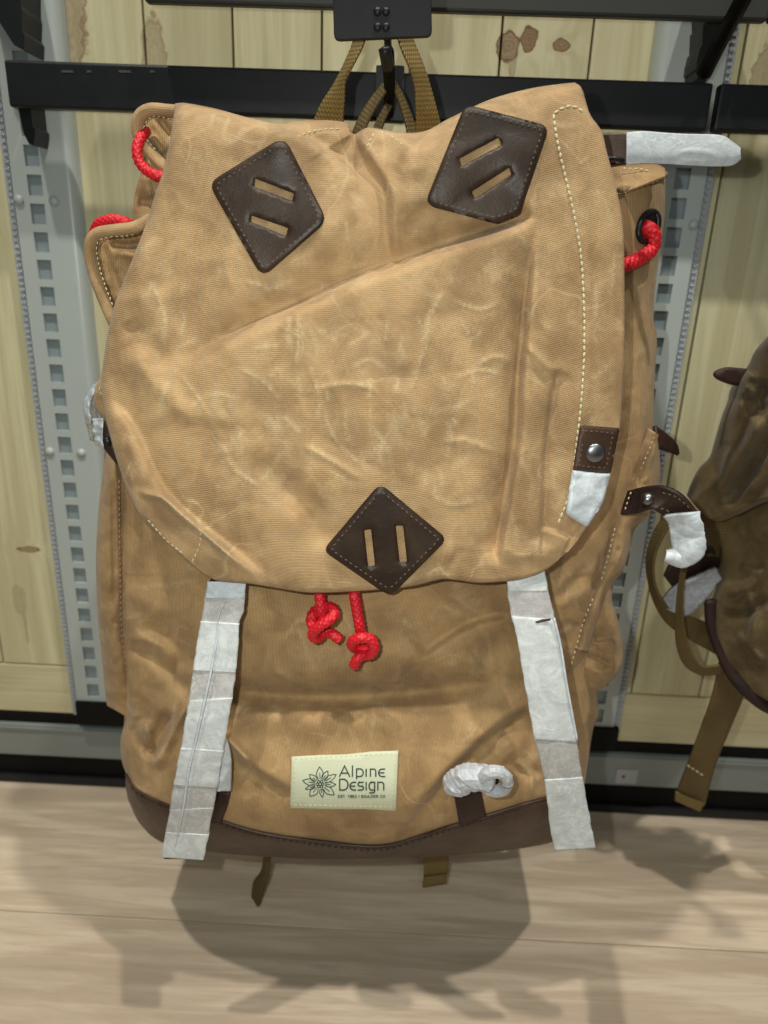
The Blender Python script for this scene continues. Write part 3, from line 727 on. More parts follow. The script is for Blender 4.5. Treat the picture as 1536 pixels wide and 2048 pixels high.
BS = [[(560, 1295), (600, 1240), (645, 1275)], [(590, 1245), (622, 1325)], [(905, 1190), (962, 1235)], [(250, 1180), (330, 1172), (405, 1160)], [(883, 1334), (918, 1322)], [(1095, 1280), (1130, 1262), (1152, 1244)],
 [(246, 1395), (275, 1440)], [(380, 1400), (350, 1450), (322, 1505), (305, 1540)], [(445, 1468), (475, 1500), (508, 1532)], [(545, 1340), (590, 1360)], [(250, 1290), (300, 1300)], [(240, 1560), (300, 1590)], [(1062, 1540), (1066, 1590)], [(1030, 1520), (1065, 1548), (1085, 1570)],
 [(250, 1240), (290, 1230)], [(290, 1500), (320, 1530)], [(960, 1330), (950, 1290)], [(1300, 690), (1265, 720)], [(780, 1230), (840, 1260)], [(660, 1200), (700, 1260), (690, 1330)], [(480, 1600), (520, 1590)]]
lidfolds += [('r', l, 5, .00045) for l in LS]
bodycreases = [('r', l, 6, .0008) for l in BS]
_rs = random.Random(11)
def straws(n, x0, x1, y0, y1):
    o = []
    for _ in range(n):
        a = _rs.choice((_rs.gauss(1.0, .3), _rs.gauss(-.9, .3), _rs.gauss(1.5, .2))); l = _rs.uniform(12, 45); cx, cy = _rs.uniform(x0, x1), _rs.uniform(y0, y1)
        o.append([(cx-l*math.cos(a), cy-l*math.sin(a)), (cx+l*.1, cy+l*.05), (cx+l*math.cos(a), cy+l*math.sin(a))])
    return o
LS += straws(34, 540, 960, 640, 980)+straws(26, 260, 1220, 300, 1120)
BS += straws(26, 260, 1150, 1190, 1620)
def scuffs(x, y, lst, seed):
    r = np.zeros(np.shape(x)); rs = random.Random(seed)
    for l in lst:
        q = np.array(l, float); k = (x > q[:, 0].min()-25) & (x < q[:, 0].max()+25) & (y > q[:, 1].min()-25) & (y < q[:, 1].max()+25)
        if not k.any(): continue
        w_ = rs.uniform(3, 6); xx = x[k]+3*fbm(x[k], y[k], 30, 2, seed); yy = y[k]+3*fbm(x[k], y[k], 30, 2, seed+5)
        d, _, t = dist_poly(xx, yy, l); r[k] = np.maximum(r[k], np.exp(-(d/w_)**2)*taper(t, .25, .25)*rs.uniform(.6, 1.)+.35*np.exp(-(d/(w_*3))**2)*taper(t, .3, .3))
    return r
def lid_raw(x, y):
    x = np.asarray(x, float); y = np.asarray(y, float)
    h = folds(x, y, lidfolds)
    h = h+.0042*fbm(x, y*1.3, 210, 2, 1)+.0009*fbm(x, y, 70, 2, 5)
    return lid_base(x, y)-h
gx, gy = coons(LT, LB, LL, LR, 330, 300)
er = edge_roll(0, 0, gx, gy, 24, .009, 'l')+edge_roll(0, 0, gx, gy, 7, .0022, 'r')+edge_roll(0, 0, gx, gy, 30, .018, 't')+edge_roll(0, 0, gx, gy, 12, .0035, 'b')
GD = lid_raw(gx, gy)+er
sheet('lid', gx, gy, GD, M_can, bp, solid=.0014, skirt=(.11, .010, 0, .02), scuff=scuffs(gx, gy, LS, 3))
# fast lookup of the lid distance (grid -> pixel raster)
def raster(X, Y, D, step=4):
    x0, y0 = int(X.min())-8, int(Y.min())-8; w_, h_ = int((X.max()-x0)/step)+6, int((Y.max()-y0)/step)+6
    acc = np.zeros((h_, w_)); cn = np.zeros((h_, w_))
    ix = ((X-x0)/step).round().astype(int).ravel(); iy = ((Y-y0)/step).round().astype(int).ravel()
    np.add.at(acc, (iy, ix), D.ravel()); np.add.at(cn, (iy, ix), 1)
    a = np.where(cn > 0, acc/np.maximum(cn, 1), 0); ok = cn > 0
    for _ in range(60):
        if ok.all(): break
        s_ = np.zeros_like(a); c = np.zeros_like(a)
        for dy, dx in ((0, 1), (0, -1), (1, 0), (-1, 0)):
            s_ += np.roll(np.where(ok, a, 0), (dy, dx), (0, 1)); c += np.roll(ok*1.0, (dy, dx), (0, 1))
        new = (~ok) & (c > 0); a = np.where(new, s_/np.maximum(c, 1), a); ok = ok | new
    def f(x, y):
        x = np.asarray(x, float); y = np.asarray(y, float)
        u = np.clip((x-x0)/step, 0, w_-1.01); v = np.clip((y-y0)/step, 0, h_-1.01); i = u.astype(int); j = v.astype(int); fx = u-i; fy = v-j
        return (a[j, i]*(1-fx)+a[j, i+1]*fx)*(1-fy)+(a[j+1, i]*(1-fx)+a[j+1, i+1]*fx)*fy
    return f
lidD = raster(gx, gy, GD)
BX, BY = np.meshgrid(np.arange(150, 1400, 4.), np.arange(140, 1760, 4.))
def baked(A):
    def f(x, y):
        x = np.asarray(x, float); y = np.asarray(y, float)
        u = np.minimum(np.maximum((x-150)/4, 0), A.shape[1]-1.01); v = np.minimum(np.maximum((y-140)/4, 0), A.shape[0]-1.01)
        i = u.astype(int); j = v.astype(int); fx = u-i; fy = v-j
        return (A[j, i]*(1-fx)+A[j, i+1]*fx)*(1-fy)+(A[j+1, i]*(1-fx)+A[j+1, i+1]*fx)*fy
    return f
def blurred(fn, r=10):
    o = [(r*math.cos(a), r*math.sin(a)) for a in np.arange(0, 6.28, .785)]+[(0, 0)]
    return baked(sum(fn(BX+a, BY+b) for a, b in o)/len(o))
lidS = blurred(blurred(lidD, 11), 18)

# body
BT = [(222, 620), (420, 520), (700, 470), (1000, 440), (1238, 385), (1300, 362), (1331, 350)]
BL = [(222, 620), (214, 690), (208, 760), (208, 850), (212, 930), (218, 1050), (222, 1180), (232, 1320), (248, 1430), (241, 1480), (243, 1520), (252, 1548)]
BR = [(1331, 350), (1330, 420), (1322, 490), (1312, 560), (1307, 630), (1314, 680), (1309, 760), (1306, 860), (1292, 925), (1262, 990), (1236, 1050), (1220, 1110), (1208, 1165), (1196, 1240), (1190, 1330), (1195, 1390), (1196, 1432), (1187, 1456), (1178, 1510), (1168, 1575)]
BB = [(252, 1548), (275, 1580), (330, 1608), (390, 1628), (440, 1641), (500, 1660), (560, 1672), (640, 1682), (720, 1691), (775, 1690), (830, 1675), (890, 1655), (960, 1635), (1040, 1610), (1100, 1594), (1168, 1575)]
bodyfolds = [
 ('c', [(840, 1318), (888, 1282), (953, 1246), (1025, 1232)], .0100, 50, .0060, 40, 4.0),      # upper bulge edge
 ('r', [(440, 1372), (560, 1388), (700, 1392), (820, 1382), (900, 1372), (1040, 1350)], 27, -.0150, (.12, .2)),
 ('r', [(470, 1335), (620, 1345), (780, 1330), (900, 1300)], 34, .0070), ('r', [(460, 1440), (640, 1440), (820, 1430)], 36, .0045),
 ('c', [(1062, 1410), (983, 1465), (918, 1525), (883, 1560), (828, 1630), (786, 1674)], .0100, 36, .0060, 60, 3.5, (.1, .2)),
 ('r', [(432, 1462), (470, 1500), (505, 1530)], 12, .0080), ('c', [(445, 1470), (500, 1532), (545, 1562), (590, 1590)][::-1], .0070, 30, .0055, 30, 3.5),
 ('r', [(380, 1400), (350, 1450), (325, 1500), (308, 1540)], 12, .0085), ('r', [(345, 1420), (315, 1480), (290, 1520)], 16, -.0100),
 ('r', [(285, 1440), (300, 1480), (300, 1500)], 12, .0065), ('r', [(262, 1450), (275, 1475), (280, 1500)], 12, -.0045),
 ('r', [(250, 1290), (300, 1310), (345, 1350), (385, 1400)], 14, -.0060), ('r', [(250, 1270), (320, 1290), (350, 1330)], 14, .0048),
 ('r', [(240, 1180), (300, 1210), (340, 1250)], 20, .0030), ('r', [(300, 1230), (345, 1290), (370, 1350)], 26, -.0070),
 ('r', [(265, 1395), (272, 1440)], 9, .0035),
 ('r', [(1130, 1080), (1090, 1150)], 20, .004), ('r', [(1220, 1020), (1160, 1090), (1110, 1150)], 10, -.0035), ('r', [(1240, 960), (1180, 1020), (1160, 1060)], 14, .0020),
 ('r', [(1190, 1110), (1150, 1160), (1110, 1210)], 11, -.0030), ('r', [(1190, 1170), (1140, 1200), (1110, 1215)], 12, .0030),
 ('r', [(1185, 1120), (1140, 1150), (1105, 1190)], 10, .0026), ('r', [(1150, 1240), (1125, 1290)], 16, -.0030),
 ('r', [(1080, 1560), (1062, 1545), (1040, 1540), (1000, 1520)], 12, -.0030), ('r', [(1065, 1540), (1064, 1580), (1070, 1600)], 7, .0026), ('r', [(1030, 1520), (1065, 1550)], 7, .0030),
 ('r', [(940, 1450), (1000, 1480), (1060, 1500)], 22, .0030), ('r', [(900, 1380), (945, 1440), (960, 1480)], 18, -.0018),
 ('r', [(780, 1640), (800, 1660), (810, 1680)], 10, -.0030), ('r', [(570, 1640), (573, 1670)], 8, -.0018),
 ('r', [(950, 1330), (1000, 1290), (1030, 1280)], 30, -.0080),
 ('r', [(1260, 640), (1285, 700), (1300, 720)], 12, .0020), ('r', [(1255, 780), (1280, 830), (1300, 840)], 20, .0025), ('r', [(1310, 480), (1290, 560), (1295, 640)], 14, -.0025),
 ('r', [(1255, 820), (1250, 850), (1262, 900)], 16, .003),
 ('r', [(480, 1200), (500, 1260), (490, 1320)], 22, .002), ('r', [(800, 1220), (830, 1280), (880, 1330)], 18, -.0016),
]
def body_base(x, y):
    xn = (x-715)/540.
    D = .452+.052*np.abs(xn)**3.0+.018*sm(1250, 400, y)-.030*sm(1360, 1600, y)*(1-.5*np.abs(xn)**2)+.010*sm(1600, 1700, y)
    D = np.maximum(D, np.where(y < 1190, lid_base(x, y)+.014, 0))
    return D
def body_raw(x, y):
    x = np.asarray(x, float); y = np.asarray(y, float)
    h = folds(x, y, bodyfolds+bodycreases)*1.0+.0044*fbm(x, y, 200, 2, 2)+.0010*fbm(x, y, 70, 2, 6)
    h = h*np.where(y < 1150, .5, 1)*sm(0, 1, np.ones_like(x))
    return body_base(x, y)-h
bx, by = coons(BT, BB, BL, BR, 300, 260)
BD = body_raw(bx, by)+edge_roll(0, 0, bx, by, 46, .020, 'lr')+edge_roll(0, 0, bx, by, 10, .002, 'b')
lid_here = inside(bx, by, np.vstack([smooth(LL, 40), smooth(LB, 40), smooth(LR, 40)[::-1], smooth(LT, 40)[::-1]]))
BD = np.where(lid_here, np.maximum(BD, lidS(bx, by)+.012*np.clip((1175-by)/70+.25, 0, 1)+.003), BD)
sheet('body', bx, by, BD, M_canl, bp, solid=.0014, skirt=(0, .12, 0, .12), uvrot=True, scuff=scuffs(bx, by, BS, 8))
bodyD = raster(bx, by, BD); bodyS = blurred(blurred(bodyD, 11), 16)

# leather base
base_bot = [(256, 1600), (282, 1650), (332, 1688), (440, 1706), (540, 1714), (640, 1718), (760, 1717), (860, 1713), (960, 1706), (1060, 1694), (1120, 1678), (1166, 1640)]
ax, ay = coons(BB, base_bot, [(252, 1548), (251, 1570), (256, 1600)], [(1168, 1575), (1172, 1610), (1166, 1640)], 26, 160)
vv = np.linspace(0, 1, 26)[:, None]
top_d = bodyS(ax[0], ay[0])
AD = top_d[None, :]-.0022*np.ones_like(vv)+.030*vv**2.2+.0012*fbm(ax, ay, 60, 3, 3)+edge_roll(0, 0, ax, ay, 60, .016, 'lr')
AD[0] += .002; AD[1] += .0005
sheet('leather_base', ax, ay, AD, M_leaB, bp, solid=.002, skirt=(0, .09, .10, .09))
baseD = raster(ax, ay, AD)
e1 = smooth(BB, 200); e1[:, 1] += 9
stitches([e1[4:-6]], baseD, M_edged, bp, ln=8, gap=5, wd=1.6)
# piping where the canvas meets the leather
pp = smooth(BB, 120); pp[:, 1] += 1
tube('piping', P(pp[:, 0], pp[:, 1], bodyS(pp[:, 0], pp[:, 1])-.0012), .0011, M_leaB, bp, segs=6, n=120)

# side pockets
ql = [(210, 898), (206, 940), (198, 1010), (193, 1080), (192, 1150), (195, 1230), (204, 1320), (210, 1385), (214, 1412)]
qr = [(234, 925), (238, 970), (238, 1050), (240, 1150), (242, 1250), (252, 1330), (264, 1390), (269, 1445)]
X, Y = coons([(210, 898), (222, 905), (234, 925)], [(214, 1412), (243, 1428), (269, 1445)], ql, qr, 160, 26)
uu = np.linspace(0, 1, 26)[None, :]
Dp = .484+.0*X+.016*(np.abs(uu-.62)/.62)**2.4-.0030*fbm(X, Y, 45, 3, 8)
Dp = Dp-folds(X, Y, [('c', [(208, 1388), (235, 1394), (266, 1392)], .0, 10, -.006, 60, 2.5, (0, 0)), ('r', [(222, 1245), (245, 1240)], 6, -.0025), ('r', [(205, 1000), (200, 1120), (206, 1260)], 7, .0035), ('r', [(225, 960), (228, 1100), (228, 1230)], 6, -.003)])
Dp = np.minimum(Dp, bodyS(X, Y)+.030)
sheet('side_pocket', X, Y, Dp, M_canl, bp, solid=.0014, skirt=(.02, .02, .04, .09), uvrot=True, label='narrow left side pocket ending in a folded lower corner')
# right welt and pocket
wl = [(1313, 868), (1298, 905), (1278, 950), (1252, 1005), (1231, 1053), (1217, 1114), (1201, 1162), (1186, 1197), (1172, 1235), (1150, 1300)]
wr = [(1314, 868), (1320, 920), (1319, 965), (1300, 1025), (1270, 1058), (1260, 1095), (1246, 1142), (1224, 1172), (1199, 1250), (1181, 1306)]
X, Y = coons([(1313, 868), (1314, 868)], [(1150, 1300), (1181, 1306)], wl, wr, 130, 24)
uu = np.linspace(0, 1, 24)[None, :]
wd0 = .497-.022*sm(950, 1300, Y)
Dw_ = wd0+.012*np.abs(uu-.35)**2*4-.0035*fbm(X, Y, 40, 3, 12)-folds(X, Y, [('r', [(1262, 1058), (1244, 1100), (1222, 1150)], 8, .003), ('r', [(1290, 960), (1300, 1000)], 8, -.003), ('r', [(1240, 1090), (1225, 1130)], 6, -.003)])
sheet('pocket_welt', X, Y, Dw_, M_canl, bp, solid=.0014, skirt=(.0, .06, .006, .02), uvrot=True)
weltD = raster(X, Y, Dw_)
pr = [(1226, 1172), (1224, 1202), (1234, 1232), (1242, 1268), (1246, 1309), (1241, 1336), (1226, 1358), (1206, 1376)]
X, Y = coons([(1170, 1190), (1200, 1176), (1226, 1172)], [(1130, 1384), (1170, 1386), (1206, 1376)], [(1170, 1190), (1150, 1260), (1136, 1330), (1130, 1384)], pr, 90, 50)
Dq = .488+edge_roll(0, 0, X, Y, 30, .022, 'rb')-.0030*fbm(X, Y, 40, 3, 14)-folds(X, Y, [('c', [(1190, 1285), (1215, 1278), (1242, 1284)], .006, 16, .003, 30, 3.0, (.1, 0)), ('r', [(1160, 1330), (1200, 1345), (1235, 1335)], 9, .0045), ('r', [(1150, 1350), (1190, 1368), (1215, 1362)], 7, -.004), ('r', [(1170, 1310), (1200, 1318), (1225, 1335)], 6, -.003)])
sheet('side_pocket', X, Y, Dq, M_canl, bp, solid=.0014, skirt=(.02, .08, .06, .0), uvrot=True, label='bulging right side pocket, puckered at its lower end')

# collar, right: inner back wall above the front hem
X, Y = coons([(1208, 338), (1250, 331), (1308, 328), (1330, 336)], [(1208, 400), (1240, 388), (1300, 364), (1331, 351)], [(1208, 338), (1208, 400)], [(1330, 336), (1331, 351)], 24, 60)
v_ = np.linspace(0, 1, 24)[:, None]
sheet('collar_back', X, Y, .530-.012*v_-.002*fbm(X, Y, 30, 2, 3), M_canl, bp, solid=.0016, skirt=(.004, .0, 0, 0))
st_ = lambda x, y: .527+0*np.asarray(x, float)
stitches([smooth([(1246, 337), (1280, 338), (1312, 346)], 60)], st_, M_thr, bp, ln=7, gap=4, wd=1.7, off=.001)
hm = np.array([(1238, 382), (1270, 370), (1300, 360), (1330, 349)]); hD = bodyS(hm[:, 0], hm[:, 1])
tube('hem', P(hm[:, 0], hm[:, 1], hD-.0005), .0022, M_canl, bp, segs=10)
stitches([smooth([(1238, 388), (1275, 378), (1303, 367), (1328, 354)], 60)], lambda x, y: bodyD(x, np.asarray(y)+8), M_thr, bp, ln=7, gap=4, wd=1.7, off=.0014)
# eyelet
def ellipse_loop(cx, cy, a, b, tilt, n=28):
    th = np.linspace(0, 2*np.pi, n, endpoint=False); c, s_ = math.cos(tilt), math.sin(tilt)
    return np.stack([cx+a*np.cos(th)*c-b*np.sin(th)*s_, cy+a*np.cos(th)*s_+b*np.sin(th)*c], -1)
ecx, ecy = 1297, 453
eD = float(bodyD(np.array([ecx]), np.array([ecy]))[0])
lp = ellipse_loop(ecx, ecy, 18, 31, .33)
dd = np.minimum(bodyD(lp[:, 0], lp[:, 1]), eD+.006)-.0028
pe = P(lp[:, 0], lp[:, 1], dd)
ey_ = tube('eyelet', np.vstack([pe, pe[:1]]), .0021, M_blk, bp, segs=10, n=60, caps=False)
patch('eyelet_hole_shade', ellipse_loop(ecx, ecy, 15, 27, .33, 20), [], lambda x, y: eD+0*x, .0014, .0003, M_blk2, ey_, step=8, rim=1)  # flat black disc painting the shade inside the eyelet
cb = lambda x, y, h: P(x, y, float(min(bodyD(np.array([x*1.]), np.array([y*1.]))[0], eD+.004))-h)
tube('drawcord', [cb(1292, 470, -.004), cb(1292, 458, .002), cb(1300, 457, .007), cb(1308, 474, .009), cb(1304, 497, .008), cb(1284, 514, .006), cb(1258, 527, .005), cb(1236, 533, .005), cb(1205, 545, .004)], .0047, M_red, bp, segs=30, n=190, braid=.16, label='red braided cord through the black eyelet')

# collar, left: upper pouch
def closed_sheet(name, T, B, L, Rr, n, m, dfn, mat, **k):
    X, Y = coons(T, B, L, Rr, n, m); return sheet(name, X, Y, dfn(X, Y), mat, bp, **k)
cl = lambda base, f, sd: (lambda X, Y: base-folds(X, Y, f)-.002*fbm(X, Y, 34, 3, sd))
closed_sheet('collar_fold', [(286, 300), (330, 330), (380, 350)], [(264, 452), (320, 470), (380, 480)], [(286, 300), (282, 340), (268, 395), (264, 452)], [(380, 350), (380, 480)], 50, 40,
             cl(.505, [('r', [(275, 400), (300, 405), (320, 400)], 12, -.005), ('r', [(275, 440), (300, 440)], 12, .003), ('r', [(290, 350), (300, 400)], 10, .003)], 3), M_canl, solid=.0016, skirt=(0, 0, 0, .06), uvrot=True, label='folded collar cloth below the upper cord loop')
closed_sheet('collar_lining', [(282, 232), (310, 226), (370, 228)], [(286, 300), (320, 345), (370, 360)], [(282, 232), (279, 262), (286, 300)], [(370, 228), (370, 360)], 40, 40,
             cl(.496, [('c', [(305, 235), (330, 270), (345, 300)], .004, 9, .003, 12, 2.5), ('r', [(318, 235), (345, 275)], 6, -.004), ('r', [(300, 270), (330, 310)], 7, .004), ('r', [(288, 280), (320, 320)], 5, -.004)], 5), M_canl, solid=.0016, skirt=(0, 0, 0, .03), uvrot=True, label='pleated inside of the upper collar pouch')
tube('hem', [P(372, 224, .483), P(335, 221, .483), (P(305, 219, .484)), P(284, 229, .485), P(276, 248, .486), P(279, 272, .487), P(296, 298, .487), P(318, 322, .486), P(345, 345, .484)], .0036, M_can, bp, segs=12, n=60, flat=(1.0, 1.5), label='rolled hem of the upper collar pouch')
stitches([smooth([(360, 243), (332, 236), (308, 232), (292, 244), (287, 262), (296, 282), (318, 306)], 120)], lambda x, y: .487+0*np.asarray(x, float), M_thr, bp, ln=6, gap=4, wd=1.4, off=.002)
tube('drawcord', [P(292, 262, .492), P(281, 276, .482), P(274, 298, .478), P(278, 322, .477), (P(292, 340, .476)), P(312, 350, .474), P(345, 356, .478)], .0031, M_red, bp, segs=30, n=150, braid=.16, label='red braided cord looping from the upper collar')
# lower pouch
closed_sheet('collar_lining', [(196, 470), (240, 468), (300, 452), (360, 440)], [(215, 600), (260, 640), (360, 650)], [(196, 470), (190, 510), (200, 560), (215, 600)], [(360, 440), (360, 650)], 50, 50,
             cl(.500, [('c', [(212, 480), (222, 520), (240, 570), (255, 610)][::-1], .006, 10, .002, 20, 2.5), ('r', [(215, 486), (250, 492), (300, 488)], 8, -.008), ('r', [(225, 505), (260, 510), (300, 520)], 10, .005)], 7), M_canl, solid=.0016, skirt=(0, 0, .0, .03), uvrot=True, label='shaded inside of the lower collar pouch')
tube('hem', [P(330, 424, .470), P(300, 440, .470), P(268, 455, .471), P(230, 460, .473), (P(198, 466, .474)), P(184, 482, .475), P(182, 506, .477), P(190, 545, .479), P(205, 588, .480), P(222, 628, .480), P(236, 660, .482)], .0036, M_can, bp, segs=12, n=90, flat=(1.0, 1.6), label='rolled hem of the lower collar pouch')
stitches([smooth([(296, 455), (262, 470), (228, 473), (202, 478), (193, 494), (198, 530), (210, 570), (226, 612)], 160)], lambda x, y: .476+0*np.asarray(x, float), M_thr, bp, ln=6.5, gap=4, wd=1.4, off=.0028)
tube('drawcord', [P(186, 470, .488), P(196, 449, .482), P(214, 440, .480), P(236, 439, .480), P(256, 446, .482), P(272, 460, .488)], .0030, M_red, bp, segs=30, n=140, braid=.16, label='red braided cord arching over the lower collar')

# left side fold, film and clip
closed_sheet('side_fold', [(200, 752), (215, 745), (250, 750)], [(212, 842), (235, 870), (260, 880)], [(200, 752), (190, 778), (188, 800), (194, 822), (212, 842)], [(250, 750), (260, 880)], 40, 30,
             lambda X, Y: .470+edge_roll(0, 0, X, Y, 30, .014, 'l')-.0025*fbm(X, Y, 24, 2, 4), M_canl, solid=.0014, skirt=(.01, 0, .01, .03))
stitches([smooth([(198, 775), (203, 790), (214, 810), (222, 830)], 40)], lambda x, y: .4705+0*np.asarray(x, float), M_thr, bp, ln=6, gap=4, wd=1.2, off=.002)
cp = patch('leather_clip', [(207, 842), (219, 845), (222, 868), (232, 895), (233, 929), (208, 898), (205, 870)], [], lambda x, y: .468+0*x, 0, .002, M_leaD, bp, step=8, rim=3, label='dark leather clip end poking out at the left edge')
tube('snap', [P(215, 882, .467), P(215, 882, .4635)], .0032, M_blk, cp, segs=14, n=3)
ribbon('paper_wrap', [(186, 768, .50), (172, 790, .50), (166, 810, .50), (172, 850, .505)], [(196, 765, .495), (182, 795, .495), (176, 815, .495), (181, 848, .50)], M_white, cp, n=30, m=6, hfn=lambda x, y: .004*fbm(x, y, 12, 2, 1))
ribbon('paper_wrap', [(184, 838, .50), (186, 860, .50), (190, 890, .502)], [(206, 838, .494), (205, 860, .494), (205, 895, .494)], M_white, cp, n=24, m=8, hfn=lambda x, y: .005*fbm(x, y, 10, 2, 2))
ribbon('plastic_film', [(190, 762, .51), (176, 790, .51), (170, 830, .515), (180, 880, .515)], [(200, 758, .50), (192, 800, .50), (196, 838, .50), (200, 890, .50)], M_plas, cp, n=30, m=8, thick=.0005, hfn=lambda x, y: .006*fbm(x, y, 14, 2, 3))

# diamonds
_q = np.array([(920, 300), (1000, 260), (1060, 290), (1040, 360), (960, 390), (900, 370), (980, 320)], float)
_c = np.linalg.lstsq(np.c_[_q, np.ones(len(_q))], lidS(_q[:, 0], _q[:, 1]), rcond=None)[0]
lidP = lambda x, y: np.minimum(lidS(x, y), _c[0]*x+_c[1]*y+_c[2]+.0012)
def diamond(corners, r, slots, label, df=lidS):
    lp = round_poly(corners, r, 7)
    o = patch('leather_patch', lp, slots, df, .0009, .0020, M_leaR, bp, step=9, rim=6, label=label)
    def surf(x, y): return df(x, y)-.0029
    stitches([inset_loop(lp, 11)], surf, M_edge, o, ln=7.5, gap=4.5, wd=1.8, off=-.0003, lift=.0010, jit=1.2)
    return o
diamond([(568, 272), (655, 442), (524, 556), (416, 366)], [26, 24, 26, 24],
        [round_poly([(510, 357), (588, 387), (584, 402), (508, 373)], 2, 3), round_poly([(503, 431), (576, 456), (572, 472), (501, 443)], 2, 3)], 'dark leather diamond patch at the upper left, tilted, with two slanting slots')
diamond([(930, 208), (1100, 252), (1040, 428), (992, 447), (848, 410)], [24, 24, 8, 8, 26],
        [round_poly([(918, 317), (997, 275), (1003, 290), (923, 332)], 3, 3), round_poly([(943, 383), (1018, 335), (1023, 349), (949, 398)], 3, 3)], 'dark leather diamond patch at the upper right with rising slots', lidP)
diamond([(760, 966), (895, 1078), (780, 1194), (645, 1101)], [20, 18, 24, 18],
        [round_poly([(728, 1060), (742, 1058), (750, 1131), (736, 1133)], 3, 3), round_poly([(791, 1051), (806, 1051), (814, 1123), (799, 1124)], 3, 3)], 'brown leather diamond patch at the lower edge of the lid with upright slots')

# lid stitching
stitches([smooth([(1107, 228), (1112, 265), (1122, 315), (1140, 390), (1158, 480), (1166, 560), (1169, 650), (1167, 740), (1160, 830), (1150, 915), (1140, 985), (1113, 1056)], 400),
          smooth([(1109, 226), (1130, 214), (1150, 213), (1172, 228)], 40)], lidD, M_thr, bp, ln=10, gap=3, wd=2.5, off=.0005)
stitches([smooth([(595, 273), (625, 262), (655, 258), (685, 257)], 60), smooth([(760, 262), (782, 272), (806, 290)], 50), smooth([(748, 266), (738, 285), (730, 302)], 30),
          smooth([(384, 1124), (396, 1098), (402, 1072), (398, 1058)], 40), smooth([(296, 1040), (330, 1078), (372, 1112)], 60)], lidD, M_thr, bp, ln=7, gap=4, wd=1.4, off=.0004)
stitches([smooth([(1310, 872), (1278, 946)], 60), smooth([(1230, 1056), (1216, 1114), (1202, 1162)], 80), smooth([(1186, 1197), (1165, 1250), (1140, 1340)], 80)], lambda x, y: np.minimum(weltD(x, y), bodyD(x, y)), M_thr, bp, ln=6, gap=5, wd=1.3, off=.0008)
# seam down the left of the front panel
stitches([smooth([(238, 960), (240, 1100), (243, 1250), (254, 1350)], 200)], lambda x, y: np.minimum(bodyD(x, y), .486), M_canl, bp, ln=7, gap=4, wd=1.3, off=.0012)

# snap tab on the lid's right edge
tabl = round_poly([(1160, 850), (1240, 856), (1221, 948), (1145, 942)], 5, 4)
tb = patch('leather_tab', tabl, [], lidS, .0018, .0024, M_leaB, bp, step=9, rim=5, label='brown leather tab with round metal snap on the right edge of the lid')
stitches([inset_loop(tabl, 11)[:-6]], lambda x, y: lidS(x, y)-.0042, M_edge, tb, ln=6.5, gap=4, wd=1.6, off=-.0002, lift=.0009)
c = P(1190, 906, float(lidS(np.array([1190.]), np.array([906.]))[0])-.0045)
bm = bmesh.new(); bmesh.ops.create_uvsphere(bm, u_segments=28, v_segments=16, radius=.0062)
V = [(c[0]+v.co.x, c[1]+v.co.y*.42, c[2]+v.co.z) for v in bm.verts]; Fc = [[v.index for v in f.verts] for f in bm.faces]; bm.free()
mesh('snap', V, Fc, M_snap, tb)
patch('paper_wrap', round_poly([(1144, 940), (1222, 947), (1207, 1005), (1174, 1056), (1131, 1028)], [3, 3, 14, 8, 6], 5), [], lambda x, y: lidS(x, np.minimum(y, 1000))-.002*sm(960, 1050, y), .0022, .0034, M_white, tb, step=7, rim=4,
      hfn=lambda x, y: .0016*fbm(x+y*.7, y*1.0, 40, 2, 6)+.0010*np.clip(1-np.abs(fbm(x, y, 30, 2, 11))*4, 0, 1)**3)

# curled tab at the right
ct = ribbon('leather_tab', [(1259, 981, .482), (1290, 973, .474), (1328, 971, .462), (1365, 988, .455), (1400, 1028, .452)], [(1244, 1031, .476), (1275, 1027, .470), (1305, 1018, .462), (1322, 1022, .466), (1336, 1032, .468)], M_leaD, bp, n=60, m=16, thick=.0028, bow=-.002, label='curled dark leather tab sticking out at the right, its tip wrapped in white')
tube('snap', [P(1297, 998, .469), P(1294, 998, .463)], [.005, .004], M_snap, ct, segs=18, n=4)
cD = lambda x, y: .468+0*np.asarray(x, float)
stitches([smooth([(1325, 986), (1350, 993), (1372, 1010), (1384, 1022)], 80), smooth([(1310, 1013), (1326, 1018), (1340, 1024)], 40)], lambda x, y: .4545+0*np.asarray(x, float), M_edge, ct, ln=7, gap=4, wd=1.5, off=.004)
stitches([smooth([(1262, 984), (1256, 1000), (1250, 1020)], 30)], cD, M_thr, ct, ln=5, gap=5, wd=1.6, off=.006)
ribbon('paper_wrap', [(1398, 1022, .449), (1407, 1058, .447), (1411, 1082, .446), (1405, 1106, .446), (1386, 1122, .447), (1363, 1129, .449), (1330, 1116, .453)],
       [(1330, 1028, .462), (1341, 1042, .462), (1345, 1065, .460), (1350, 1088, .459), (1353, 1098, .457), (1350, 1103, .455), (1334, 1108, .454)], M_white, ct, n=80, m=16, thick=.003, hfn=lambda x, y: .0020*fbm(x, y, 26, 3, 9), bow=.004)
# small dark loop beyond the right side
ribbon('side_loop', [(1305, 853, .525), (1325, 868, .53), (1345, 885, .54), (1353, 903, .55)], [(1308, 900, .515), (1320, 900, .52), (1335, 905, .53), (1348, 908, .55)], M_leaD, bp, n=24, m=8, thick=.003, label='small dark leather loop on the right side seam')

